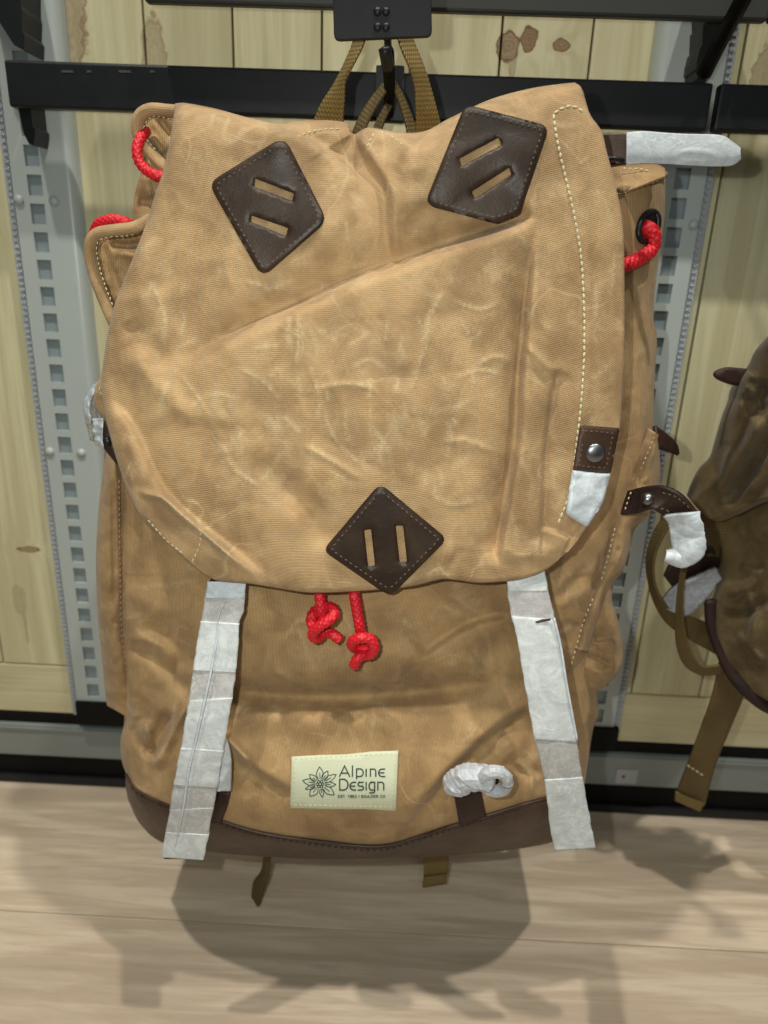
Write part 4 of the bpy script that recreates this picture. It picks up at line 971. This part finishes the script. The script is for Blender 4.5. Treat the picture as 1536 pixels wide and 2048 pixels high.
# strap with white tip at the top right
ts = ribbon('leather_strap', [(1196, 268, .515), (1225, 267, .512), (1262, 268, .508)], [(1205, 330, .512), (1230, 331, .51), (1262, 329, .506)], M_leaB, bp, n=24, m=12, thick=.0026, label='short leather strap end at the upper right, wrapped in white tape')
tube('strap_ring', [P(1208, 322, .503), P(1222, 317, .502), P(1236, 318, .502), P(1246, 322, .503)], .0014, M_blk, ts, segs=8)
ribbon('paper_wrap', [(1252, 268, .503), (1288, 265, .502), (1360, 270, .500), (1436, 273, .498), (1460, 286, .498), (1477, 300, .499)], [(1252, 329, .503), (1300, 326, .502), (1373, 328, .500), (1436, 331, .498), (1464, 328, .498), (1478, 316, .499)], M_white, ts, n=90, m=26, thick=.0018,
       hfn=lambda x, y: .0014*fbm(x*.7, y, 60, 2, 21)+.0008*np.clip(1-np.abs(fbm(x*.6, y, 60, 2, 31))*4, 0, 1)**3, bow=.0016)

# hanging straps wrapped in paper
def bandx(rows, y):
    r_ = np.array(rows, float); return [np.interp(y, r_[:, 0], r_[:, k]) for k in range(1, 4)]
def paper_strap(rows, segs, label, crease):
    rows = [(a_, b_, c_, d_-.016*sm(1150, 1500, a_)) for a_, b_, c_, d_ in rows]
    y0, y1 = rows[0][0], rows[-1][0]
    ys = np.linspace(y0, y1-6, 40); a, b, d = bandx(rows, ys)
    s_ = ribbon('closure_strap', np.stack([a+5, ys, d], -1), np.stack([b-5, ys, d], -1), M_leaD, bp, n=60, m=6, thick=.002, label=label)
    for i, (ya, yb, mt, off) in enumerate(segs):
        ys = np.linspace(ya, yb, 24); a, b, d = bandx(rows, ys)
        nz = lambda sd: 2.2*fbm(ys, ys*0+sd, 17, 3, sd)
        A = np.stack([a+nz(i+1), ys+3.5*math.sin(i*2.1), d-.0016-off], -1); B = np.stack([b+nz(i+30), ys-2.5*math.sin(i*2.1), d-.0016-off], -1)
        ribbon('paper_wrap', A, B, mt, s_, n=48, m=22, thick=.0034+off, bow=.0012, hfn=lambda x, y: .0006*fbm(x*.8, y, 30, 2, i+3), label='see-through thin stretch of paper tape' if mt is M_papT else None)
    if crease is not None:
        c_ = np.array(crease, float); dd_ = bandx(rows, c_[:, 1])[2]
        tube('paper_fold', P(c_[:, 0], c_[:, 1], dd_-.0058), [.0001, .0007, .0009, .0008, .0007, .0001], M_white, s_, segs=6, n=90, flat=(1.2, .6))
    return s_
rowsL = [(1150, 418, 490, .436), (1165, 414, 491, .434), (1190, 410, 490, .433), (1225, 404, 486, .4325), (1250, 400, 478, .432), (1300, 392, 476, .431), (1400, 378, 464, .429), (1500, 360, 447, .427), (1600, 342, 430, .425), (1660, 332, 418, .424), (1724, 322, 406, .423)]
paper_strap(rowsL, [(1163, 1196, M_white, .0009), (1190, 1250, M_papT, .0002), (1246, 1344, M_pap, .0009), (1340, 1402, M_papT, .0003), (1398, 1504, M_pap, .0008), (1500, 1574, M_pap, .0012), (1570, 1622, M_papT, .0004), (1618, 1672, M_papT, .0008), (1668, 1718, M_pap, .0012)],
            'left hanging strap wrapped in overlapping paper tape', [(452, 1200), (437, 1235), (432, 1290), (412, 1390), (392, 1480), (378, 1540), (366, 1620), (350, 1695)])
rowsR = [(1140, 1012, 1090, .440), (1180, 1015, 1096, .437), (1230, 1022, 1107, .435), (1280, 1034, 1120, .433), (1366, 1049, 1134, .431), (1468, 1066, 1152, .428), (1500, 1074, 1157, .427), (1560, 1090, 1166, .426), (1640, 1099, 1180, .425), (1700, 1109, 1191, .424)]
sr = paper_strap(rowsR, [(1142, 1182, M_pap, .0009), (1178, 1240, M_papT, .0002), (1236, 1484, M_pap, .0008), (1480, 1560, M_papT, .0004), (1557, 1699, M_pap, .0010)],
                 'right hanging strap wrapped in overlapping paper tape', None)
patch('tape_tear', [(1070, 1243), (1085, 1238), (1101, 1237), (1101, 1241), (1086, 1244), (1074, 1247)], [], lambda x, y: .4295+0*x, .0018, .0008, M_leaB, sr, step=6, rim=1)
tube('paper_fold', P([1108, 1121, 1132, 1143, 1154], [1236, 1290, 1360, 1420, 1480], [.431-.004, .430-.007, .4285-.011, .427-.014, .4255-.016]), .0009, M_white, sr, segs=6, n=40)

# lower buckle stubs
s1 = patch('leather_strap', [(400, 1580), (462, 1584), (456, 1610), (443, 1645), (398, 1655)], [], bodyS, .002, .0025, M_leaD, bp, step=10, rim=4, label='dark leather stub below the folded white wrap, left')
ribbon('paper_wrap', [(405, 1462, 0.426), (405, 1520, 0.420), (402, 1584, 0.420)], [(438, 1463, 0.426), (456, 1482, 0.423), (463, 1520, 0.420), (463, 1560, 0.420), (462, 1582, 0.420)], M_white, s1, n=50, m=20, thick=.006, bow=.007, hfn=lambda x, y: .0030*fbm(x, y, 30, 3, 13), label='folded white wrap behind the left hanging strap')
s2 = patch('leather_strap', [(906, 1580), (962, 1578), (973, 1634), (919, 1650)], [], bodyS, .002, .0025, M_leaD, bp, step=10, rim=4, label='dark leather stub below the white twisted roll, right')
tube('paper_wrap', [P(899, 1580, 0.420), P(915, 1564, .414), P(940, 1554, .410), P(965, 1556, .408), P(985, 1566, .406)], [.0045, .0095, .0105, .0095, .008], M_film, s2, segs=17, n=26, crumple=.10, facet=True, label='white twisted paper roll')
lp = ellipse_loop(990, 1563, 25, 20, .15, 24); pe = P(lp[:, 0], lp[:, 1], .405+.004*np.sin(np.linspace(0, 6.28, 24)))
tube('roll_end', np.vstack([pe, pe[:1]]), .0045, M_film, s2, segs=9, n=30, caps=False, crumple=.10, facet=True)
patch('roll_hollow_shade', ellipse_loop(989, 1562, 9, 8, .1, 14), [], lambda x, y: .4035+0*x, 0, .0004, M_blk2, s2, step=6, rim=1)  # flat black disc painting the shade inside the roll, no real opening

# cord ends with knots
def cpath(l, base=.440): return [P(x, y, base-z*.001) for x, y, z in l]
tube('cord_end', cpath([(636, 1150, -4), (639, 1185, 3), (642, 1215, 6), (645, 1235, 5), (648, 1256, 2), (640, 1272, 4), (630, 1276, 9), (626, 1266, 13), (640, 1252, 16), (658, 1240, 16), (668, 1228, 13), (664, 1216, 9), (652, 1214, 4), (634, 1220, 1), (624, 1232, 6), (624, 1248, 9), (636, 1258, 6), (652, 1262, 4), (666, 1269, 7), (680, 1280, 8)]), .0037, M_red, bp, segs=30, n=420, braid=.16, label='left knotted end of the red drawcord')
tube('cord_end', cpath([(702, 1150, -4), (708, 1187, 4), (714, 1220, 6), (719, 1250, 7), (723, 1272, 4), (726, 1290, 2), (730, 1308, 6), (742, 1308, 12), (748, 1294, 14), (740, 1278, 15), (722, 1276, 16), (706, 1282, 13), (705, 1292, 8), (718, 1298, 3), (732, 1298, 1), (728, 1308, 8), (716, 1316, 12), (708, 1332, 10)], .438), .0037, M_red, bp, segs=30, n=420, braid=.16, label='right knotted end of the red drawcord')

# haul loop webbing; the inner strands carry their shade in a darker webbing colour
hl = lambda *a, **k: ribbon(*a, **k)
hl('haul_loop', [(712, 40, .56), (704, 85, .56), (690, 120, .56), (668, 165, .565), (640, 210, .57), (618, 262, .58)], [(735, 40, .545), (724, 85, .545), (703, 128, .545), (687, 160, .55), (686, 205, .555), (683, 268, .57)], M_web, bp, n=60, m=12, thick=.002, label='left outer half of the khaki carrying loop')
hl('haul_loop', [(795, 40, .55), (802, 85, .55), (820, 130, .55), (832, 170, .555), (834, 215, .56), (833, 275, .575)], [(815, 40, .565), (830, 85, .565), (850, 135, .565), (864, 180, .57), (876, 225, .575), (888, 272, .585)], M_web, bp, n=60, m=12, thick=.002, label='right outer half of the khaki carrying loop')
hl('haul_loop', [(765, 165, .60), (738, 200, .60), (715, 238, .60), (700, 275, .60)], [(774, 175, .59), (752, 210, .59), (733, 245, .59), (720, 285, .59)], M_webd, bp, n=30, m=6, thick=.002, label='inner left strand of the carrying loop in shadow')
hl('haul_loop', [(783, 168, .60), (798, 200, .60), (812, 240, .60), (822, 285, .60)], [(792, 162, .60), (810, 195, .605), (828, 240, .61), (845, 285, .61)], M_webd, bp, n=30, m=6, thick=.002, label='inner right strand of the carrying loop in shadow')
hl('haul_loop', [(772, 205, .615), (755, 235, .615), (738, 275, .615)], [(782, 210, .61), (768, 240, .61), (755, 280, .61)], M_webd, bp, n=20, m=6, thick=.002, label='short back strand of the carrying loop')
# back panel and strap tails
bb = P(*[np.array(v, float) for v in ([330, 1180, 1150, 330], [330, 330, 1500, 1500], [.60, .60, .60, .60])])
X, Y = coons([(360, 330), (760, 300), (1150, 330)], [(330, 1480), (740, 1500), (1120, 1480)], [(360, 330), (300, 900), (330, 1480)], [(1150, 330), (1190, 900), (1120, 1480)], 30, 30)
sheet('back_panel', X, Y, .612+.01*fbm(X, Y, 300, 2, 2), M_canl, bp, solid=.003, skirt=None)
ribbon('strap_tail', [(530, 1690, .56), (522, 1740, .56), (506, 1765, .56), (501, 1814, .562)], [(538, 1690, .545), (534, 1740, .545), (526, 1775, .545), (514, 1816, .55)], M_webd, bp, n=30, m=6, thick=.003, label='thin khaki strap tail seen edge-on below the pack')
stl = ribbon('strap_tail', [(848, 1680, .57), (848, 1740, .57), (845, 1774, .57)], [(898, 1680, .57), (896, 1735, .57), (892, 1766, .57)], M_web, bp, n=20, m=10, thick=.003, label='broad khaki strap tail hanging below the pack')
ribbon('folded_end', [(847, 1756, .567), (845, 1775, .567)], [(894, 1750, .567), (892, 1767, .567)], M_web, stl, n=6, m=10, thick=.002)

# ------------------------------------------------------------------ woven label
lc = np.array([(583, 1513), (797, 1501), (792, 1622), (580, 1616)], float)
def lab(u, v): return (lc[0]*(1-u)+lc[1]*u)*(1-v)+(lc[3]*(1-u)+lc[2]*u)*v
labD = blurred(bodyS, 24)
lo = patch('woven_label', np.array([lab(u, v) for u, v in ((0, 0), (.25, .0), (.5, .015), (.75, -.01), (1, 0), (1, .5), (1, 1), (.7, .985), (.4, 1), (0, 1), (.0, .5))]), [], labD, .0022, .0012, M_cream, bp, step=10, rim=2, label='cream woven label lettered Alpine Design with a flower emblem')
lsurf = lambda x, y: labD(x, y)-.0034
stitches([np.array([lab(u, v) for u, v in ((.03, .05), (.97, .05), (.97, .94), (.03, .94), (.03, .05))])], lsurf, M_thr, lo, ln=6, gap=4, wd=1.1, off=-.0001, lift=.0004)
# lettering coordinates measured on the label crop: x 0..1536, y 0..945 -> photo pixels
def lpx(x, y): return (560+x/5.908, 1480+y/5.908)
def arc(cx, cy, rx, ry, a0, a1, n=10): return [(cx+rx*math.cos(math.radians(a0+(a1-a0)*i/n)), cy+ry*math.sin(math.radians(a0+(a1-a0)*i/n))) for i in range(n+1)]
def glyph(ch, x, yb, w_, h):
    """strokes; yb = baseline, h = x-height or cap height, y grows downwards"""
    G = {
     'A': [[(x, yb), (x+w_*.5, yb-h), (x+w_, yb)], [(x+w_*.2, yb-h*.32), (x+w_*.8, yb-h*.32)]],
     'l': [[(x, yb-h), (x, yb)]],
     'i': [[(x, yb-h), (x, yb)]],
     'p': [[(x, yb-h), (x, yb+h*.30)], [(x, yb-h)]+arc(x+w_*.55, yb-h/2, w_*.45, h/2, -90, 90)+[(x, yb)]],
     'n': [[(x, yb), (x, yb-h)]+arc(x+w_*.6, yb-h*.65, w_*.4, h*.35, -90, 0, 6)+[(x+w_, yb)]],
     'e': [[(x+w_, yb-h)]+arc(x+h*.48, yb-h/2, h*.48, h/2, -90, -270)+[(x+w_, yb)], [(x+h*.05, yb-h/2), (x+w_*.85, yb-h/2)]],
     'D': [[(x, yb-h), (x, yb)], [(x, yb-h), (x+w_*.35, yb-h)]+arc(x+w_*.45, yb-h/2, w_*.55, h/2, -80, 80)+[(x+w_*.35, yb), (x, yb)]],
     's': [[(x+w_, yb-h), (x+w_*.3, yb-h)]+arc(x+w_*.3, yb-h*.75, w_*.3, h*.25, -90, -270, 6)+[(x+w_*.7, yb-h*.5)]+arc(x+w_*.7, yb-h*.25, w_*.3, h*.25, -90, 90, 6)+[(x, yb)]],
     'g': [[(x+w_, yb-h), (x+w_*.45, yb-h)]+arc(x+w_*.45, yb-h/2, w_*.45, h/2, -90, -270)+[(x+w_, yb)], [(x+w_, yb-h), (x+w_, yb+h*.18)]+arc(x+w_*.65, yb+h*.16, w_*.35, h*.2, 0, 90, 5)+[(x+w_*.1, yb+h*.36)]],
     'E': [[(x+w_, yb-h), (x, yb-h), (x, yb), (x+w_, yb)], [(x, yb-h/2), (x+w_*.8, yb-h/2)]],
     'S': [[(x+w_, yb-h), (x, yb-h), (x, yb-h/2), (x+w_, yb-h/2), (x+w_, yb), (x, yb)]],
     'T': [[(x, yb-h), (x+w_, yb-h)], [(x+w_/2, yb-h), (x+w_/2, yb)]],
     '.': [[(x, yb-2), (x, yb)]], ',': [[(x+2, yb-3), (x, yb+4)]], '/': [[(x, yb+2), (x+w_, yb-h-2)]],
     '1': [[(x+w_*.2, yb-h*.8), (x+w_*.6, yb-h), (x+w_*.6, yb)]],
     '9': [[(x+w_, yb-h/2), (x, yb-h/2), (x, yb-h), (x+w_, yb-h), (x+w_, yb), (x, yb)]],
     '6': [[(x+w_, yb-h), (x, yb-h), (x, yb), (x+w_, yb), (x+w_, yb-h/2), (x, yb-h/2)]],
     '2': [[(x, yb-h), (x+w_, yb-h), (x+w_, yb-h/2), (x, yb), (x+w_, yb)]],
     'B': [[(x, yb-h), (x, yb), (x+w_, yb), (x+w_, yb-h/2), (x, yb-h/2)], [(x+w_*.8, yb-h/2), (x+w_*.8, yb-h), (x, yb-h)]],
     'O': [arc(x+w_/2, yb-h/2, w_/2, h/2, 0, 360, 12)], 'U': [[(x, yb-h), (x, yb), (x+w_, yb), (x+w_, yb-h)]],
     'L': [[(x, yb-h), (x, yb), (x+w_, yb)]], 'R': [[(x, yb), (x, yb-h), (x+w_, yb-h), (x+w_, yb-h/2), (x, yb-h/2), (x+w_, yb)]],
     'C': [[(x+w_, yb-h), (x, yb-h), (x, yb), (x+w_, yb)]]}
    return G[ch]
def strokes(name, lst, wd, parent, mat=M_ink):
    V = []; Fc = []
    for s_ in lst:
        q = np.array([lpx(*p) for p in s_]); n = len(q); k = len(V)
        for i in range(n):
            a = q[max(i-1, 0)]; b = q[min(i+1, n-1)]; d0 = (q[i]-a); d1 = (b-q[i])
            if i == 0: d0 = d1
            if i == n-1: d1 = d0
            d0 = d0/(np.linalg.norm(d0)+1e-9); d1 = d1/(np.linalg.norm(d1)+1e-9); t_ = d0+d1; t_ /= np.linalg.norm(t_)+1e-9
            nn = np.array([-t_[1], t_[0]]); mt = 1/max(.5, nn@np.array([-d0[1], d0[0]]))
            ext = (-t_ if i == 0 else t_ if i == n-1 else 0*t_)*wd*.5
            for sg in (-1, 1):
                p = q[i]+nn*wd*sg*mt+ext; V.append(p)
        for i in range(n-1): Fc.append((k+2*i, k+2*i+1, k+2*i+3, k+2*i+2))
    V = np.array(V); V = P(V[:, 0], V[:, 1], lsurf(V[:, 0], V[:, 1])-.00025)
    return mesh(name, V, Fc, mat, parent, smooth_=False, solid=.0001)
L = []
for ch, x, w_, h in (('A', 702, 122, 125), ('l', 856, 0, 128), ('p', 905, 78, 90), ('i', 1018, 0, 88), ('n', 1068, 64, 88), ('e', 1165, 74, 88)): L += glyph(ch, x, 432, w_, h)
for ch, x, w_, h in (('D', 705, 98, 128), ('e', 826, 70, 92), ('s', 922, 64, 92), ('i', 1018, 0, 92), ('g', 1052, 66, 92), ('n', 1156, 70, 92)): L += glyph(ch, x, 592, w_, h)
strokes('lettering', L, 1.35, lo)
L = []; x = 686
for ch in 'EST. 1962 / BOULDER, CO':
    if ch == ' ': x += 12; continue
    w_ = {'.': 2, ',': 3, '/': 16}.get(ch, 19); L += glyph(ch, x, 680, w_, 26); x += w_+10
strokes('small_lettering', L, .5, lo)
L = []
ctr = (474, 522)
for (tx, ty, w_) in ((468, 318, 42), (566, 366, 34), (664, 408, 36), (660, 528, 30), (640, 650, 44), (503, 678, 26), (352, 665, 46), (300, 580, 26), (268, 480, 40), (348, 408, 34)):
    dx, dy = tx-ctr[0], ty-ctr[1]; ln_ = math.hypot(dx, dy); ux, uy = dx/ln_, dy/ln_; nx, ny = -uy, ux
    b = (ctr[0]+ux*62, ctr[1]+uy*62)
    mid = (ctr[0]+dx*.62, ctr[1]+dy*.62)
    for sg in (-1, 1):
        c1 = (b[0]+nx*sg*w_*.45, b[1]+ny*sg*w_*.45); m1 = (mid[0]+nx*sg*w_, mid[1]+ny*sg*w_); m2 = (ctr[0]+dx*.86+nx*sg*w_*.5, ctr[1]+dy*.86+ny*sg*w_*.5)
        L.append([c1, ((c1[0]+m1[0])/2+nx*sg*4, (c1[1]+m1[1])/2+ny*sg*4), m1, m2, (tx, ty)])
    L.append([b, (ctr[0]+dx*.66, ctr[1]+dy*.66)])
for a in range(0, 360, 60):
    L.append(arc(ctr[0]+34*math.cos(math.radians(a)), ctr[1]+34*math.sin(math.radians(a)), 15, 15, 0, 360, 10))
L.append(arc(ctr[0], ctr[1], 17, 17, 0, 360, 12))
strokes('flower_emblem', L, .8, lo)

# ------------------------------------------------------------------ second backpack
b2 = thing('backpack', tuple(P(1500, 1400, .58)), 'dark olive brown waxed canvas backpack cut off by the right edge of the picture', 'backpack')
def sheet2(name, T, B, Lf, Rt, n, m, D0, roll, fl, mat, sd, sk, label=None, amp=.006):
    X, Y = coons(T, B, Lf, Rt, n, m)
    D = D0(X, Y)+edge_roll(0, 0, X, Y, roll[0], roll[1], roll[2])-folds(X, Y, fl)-amp*fbm(X, Y, 110, 2, sd)-.0015*fbm(X, Y, 40, 2, sd+1)-.0032*np.sin((X*.78+Y*.62+14*fbm(X, Y, 90, 2, 3))/9.)*sm(740, 860, Y)*(1-sm(990, 1040, Y))
    return sheet(name, X, Y, D, mat, b2, solid=.002, skirt=sk, uvrot=True, label=label, sl=(1.0, -.5))
sheet2('lid', [(1536, 672), (1600, 640), (1760, 630)], [(1373, 990), (1400, 1022), (1425, 1040), (1465, 1026), (1540, 995), (1650, 1000), (1760, 1010)],
       [(1536, 672), (1510, 702), (1498, 728), (1488, 742), (1462, 776), (1455, 802), (1443, 834), (1428, 885), (1419, 914), (1400, 934), (1386, 958), (1373, 990)], [(1760, 630), (1780, 800), (1760, 1010)], 110, 90,
       lambda X, Y: .575-.045*sm(1400, 1560, X), (50, .03, 'lt'),
       [('r', [(1500, 760), (1470, 850), (1440, 960)], 12, .006), ('r', [(1530, 830), (1490, 900), (1430, 1010)], 14, .009), ('r', [(1545, 880), (1490, 960), (1450, 1015)], 12, -.009), ('c', [(1475, 790), (1500, 825), (1530, 840)], .01, 14, .006, 20, 4.0), ('r', [(1510, 740), (1490, 770), (1520, 790)], 12, .008), ('r', [(1536, 760), (1520, 800), (1536, 830)], 12, -.010), ('r', [(1458, 880), (1430, 960)], 10, -.006)], M_olive, 3, (.06, 0, .01, .08))
sheet2('body', [(1395, 1000), (1500, 990), (1760, 990)], [(1440, 1290), (1462, 1333), (1486, 1365), (1536, 1402), (1640, 1440), (1760, 1450)],
       [(1395, 1000), (1418, 1060), (1430, 1120), (1432, 1169), (1423, 1208), (1426, 1255), (1440, 1290)], [(1760, 990), (1780, 1200), (1760, 1450)], 90, 90,
       lambda X, Y: .600-.045*sm(1400, 1600, X)-.02*sm(1080, 1300, Y), (30, .02, 'l'),
       [('r', [(1450, 1190), (1500, 1170), (1540, 1120)], 10, .006), ('r', [(1440, 1230), (1490, 1230), (1540, 1190)], 10, -.007), ('c', [(1480, 1290), (1500, 1240), (1540, 1200)], .008, 14, .005, 20, 4.0), ('r', [(1490, 1180), (1510, 1220), (1500, 1300)], 9, .006), ('r', [(1480, 1130), (1530, 1150)], 9, .005), ('r', [(1470, 1260), (1530, 1330)], 9, .005)], M_olive, 6, (.0, 0, .02, .08))
tube('piping', [P(1424, 1200, .59), P(1428, 1250, .585), P(1446, 1300, .578), P(1468, 1345, .57), P(1495, 1378, .562), P(1540, 1412, .555), P(1640, 1450, .55)], .0046, M_leaD, b2, segs=10, n=60, flat=(1.6, .8), label='dark brown binding round the lower edge')
patch('leather_tab', round_poly([(1500, 738), (1450, 733), (1424, 744), (1428, 757), (1460, 770), (1500, 775)], [3, 12, 10, 10, 12, 3], 5), [], lambda x, y: .565+0*x, 0, .003, M_leaD, b2, step=9, rim=4, label='rounded dark leather tab on the left shoulder')
ribbon('webbing_strap', [(1330, 1030, .60), (1308, 1060, .60), (1291, 1115, .60), (1296, 1168, .60), (1310, 1212, .60), (1334, 1248, .60), (1373, 1276, .60), (1448, 1318, .60)],
       [(1345, 1042, .59), (1328, 1068, .59), (1308, 1115, .59), (1308, 1165, .59), (1326, 1203, .59), (1350, 1224, .595), (1372, 1230, .60), (1440, 1256, .60)], M_webd, b2, n=90, m=10, thick=.002, label='wide webbing strap curving round to the lower left')
ribbon('webbing_strap', [(1362, 1128, .575), (1354, 1180, .575), (1350, 1235, .575), (1352, 1290, .575), (1368, 1330, .575), (1400, 1350, .575), (1445, 1350, .58)],
       [(1372, 1130, .57), (1365, 1180, .57), (1366, 1235, .57), (1376, 1285, .57), (1390, 1318, .57), (1408, 1334, .57), (1448, 1330, .575)], M_webd, b2, n=80, m=8, thick=.002, label='webbing strap hanging in a narrow loop')
tl = ribbon('strap_tail', [(1440, 1320, .59), (1425, 1390, .59), (1402, 1458, .592), (1375, 1530, .595), (1351, 1592, .60)], [(1500, 1340, .59), (1488, 1392, .59), (1461, 1458, .592), (1432, 1530, .595), (1410, 1612, .60)], M_webd, b2, n=60, m=10, thick=.002, label='broad webbing tail hanging straight down')
ribbon('folded_end', [(1352, 1585, .596), (1350, 1602, .598)], [(1409, 1608, .596), (1400, 1624, .598)], M_web, tl, n=8, m=14, thick=.003)
stitches([np.array([(1374, 1530), (1414, 1556)])], lambda x, y: .592+0*np.asarray(x, float), M_thr, tl, ln=7, gap=3, wd=1.6, off=.0012)
sp_ = ribbon('leather_strap', [(1326, 1150, .60), (1345, 1120, .60), (1400, 1095, .60), (1440, 1085, .60)], [(1345, 1175, .60), (1380, 1160, .60), (1420, 1140, .60), (1450, 1125, .60)], M_leaD, b2, n=24, m=8, thick=.003, label='dark leather strap crossing behind the webbing loop')
ribbon('paper_wrap', [(1324, 1196, .598), (1345, 1172, .596), (1390, 1150, .594), (1428, 1132, .592)], [(1332, 1215, .598), (1372, 1228, .596), (1405, 1200, .594), (1442, 1155, .592)], paper('grey_paper_tape', (.25, .27, .31)), sp_, n=30, m=12, thick=.004, hfn=lambda x, y: .003*fbm(x, y, 24, 2, 5))
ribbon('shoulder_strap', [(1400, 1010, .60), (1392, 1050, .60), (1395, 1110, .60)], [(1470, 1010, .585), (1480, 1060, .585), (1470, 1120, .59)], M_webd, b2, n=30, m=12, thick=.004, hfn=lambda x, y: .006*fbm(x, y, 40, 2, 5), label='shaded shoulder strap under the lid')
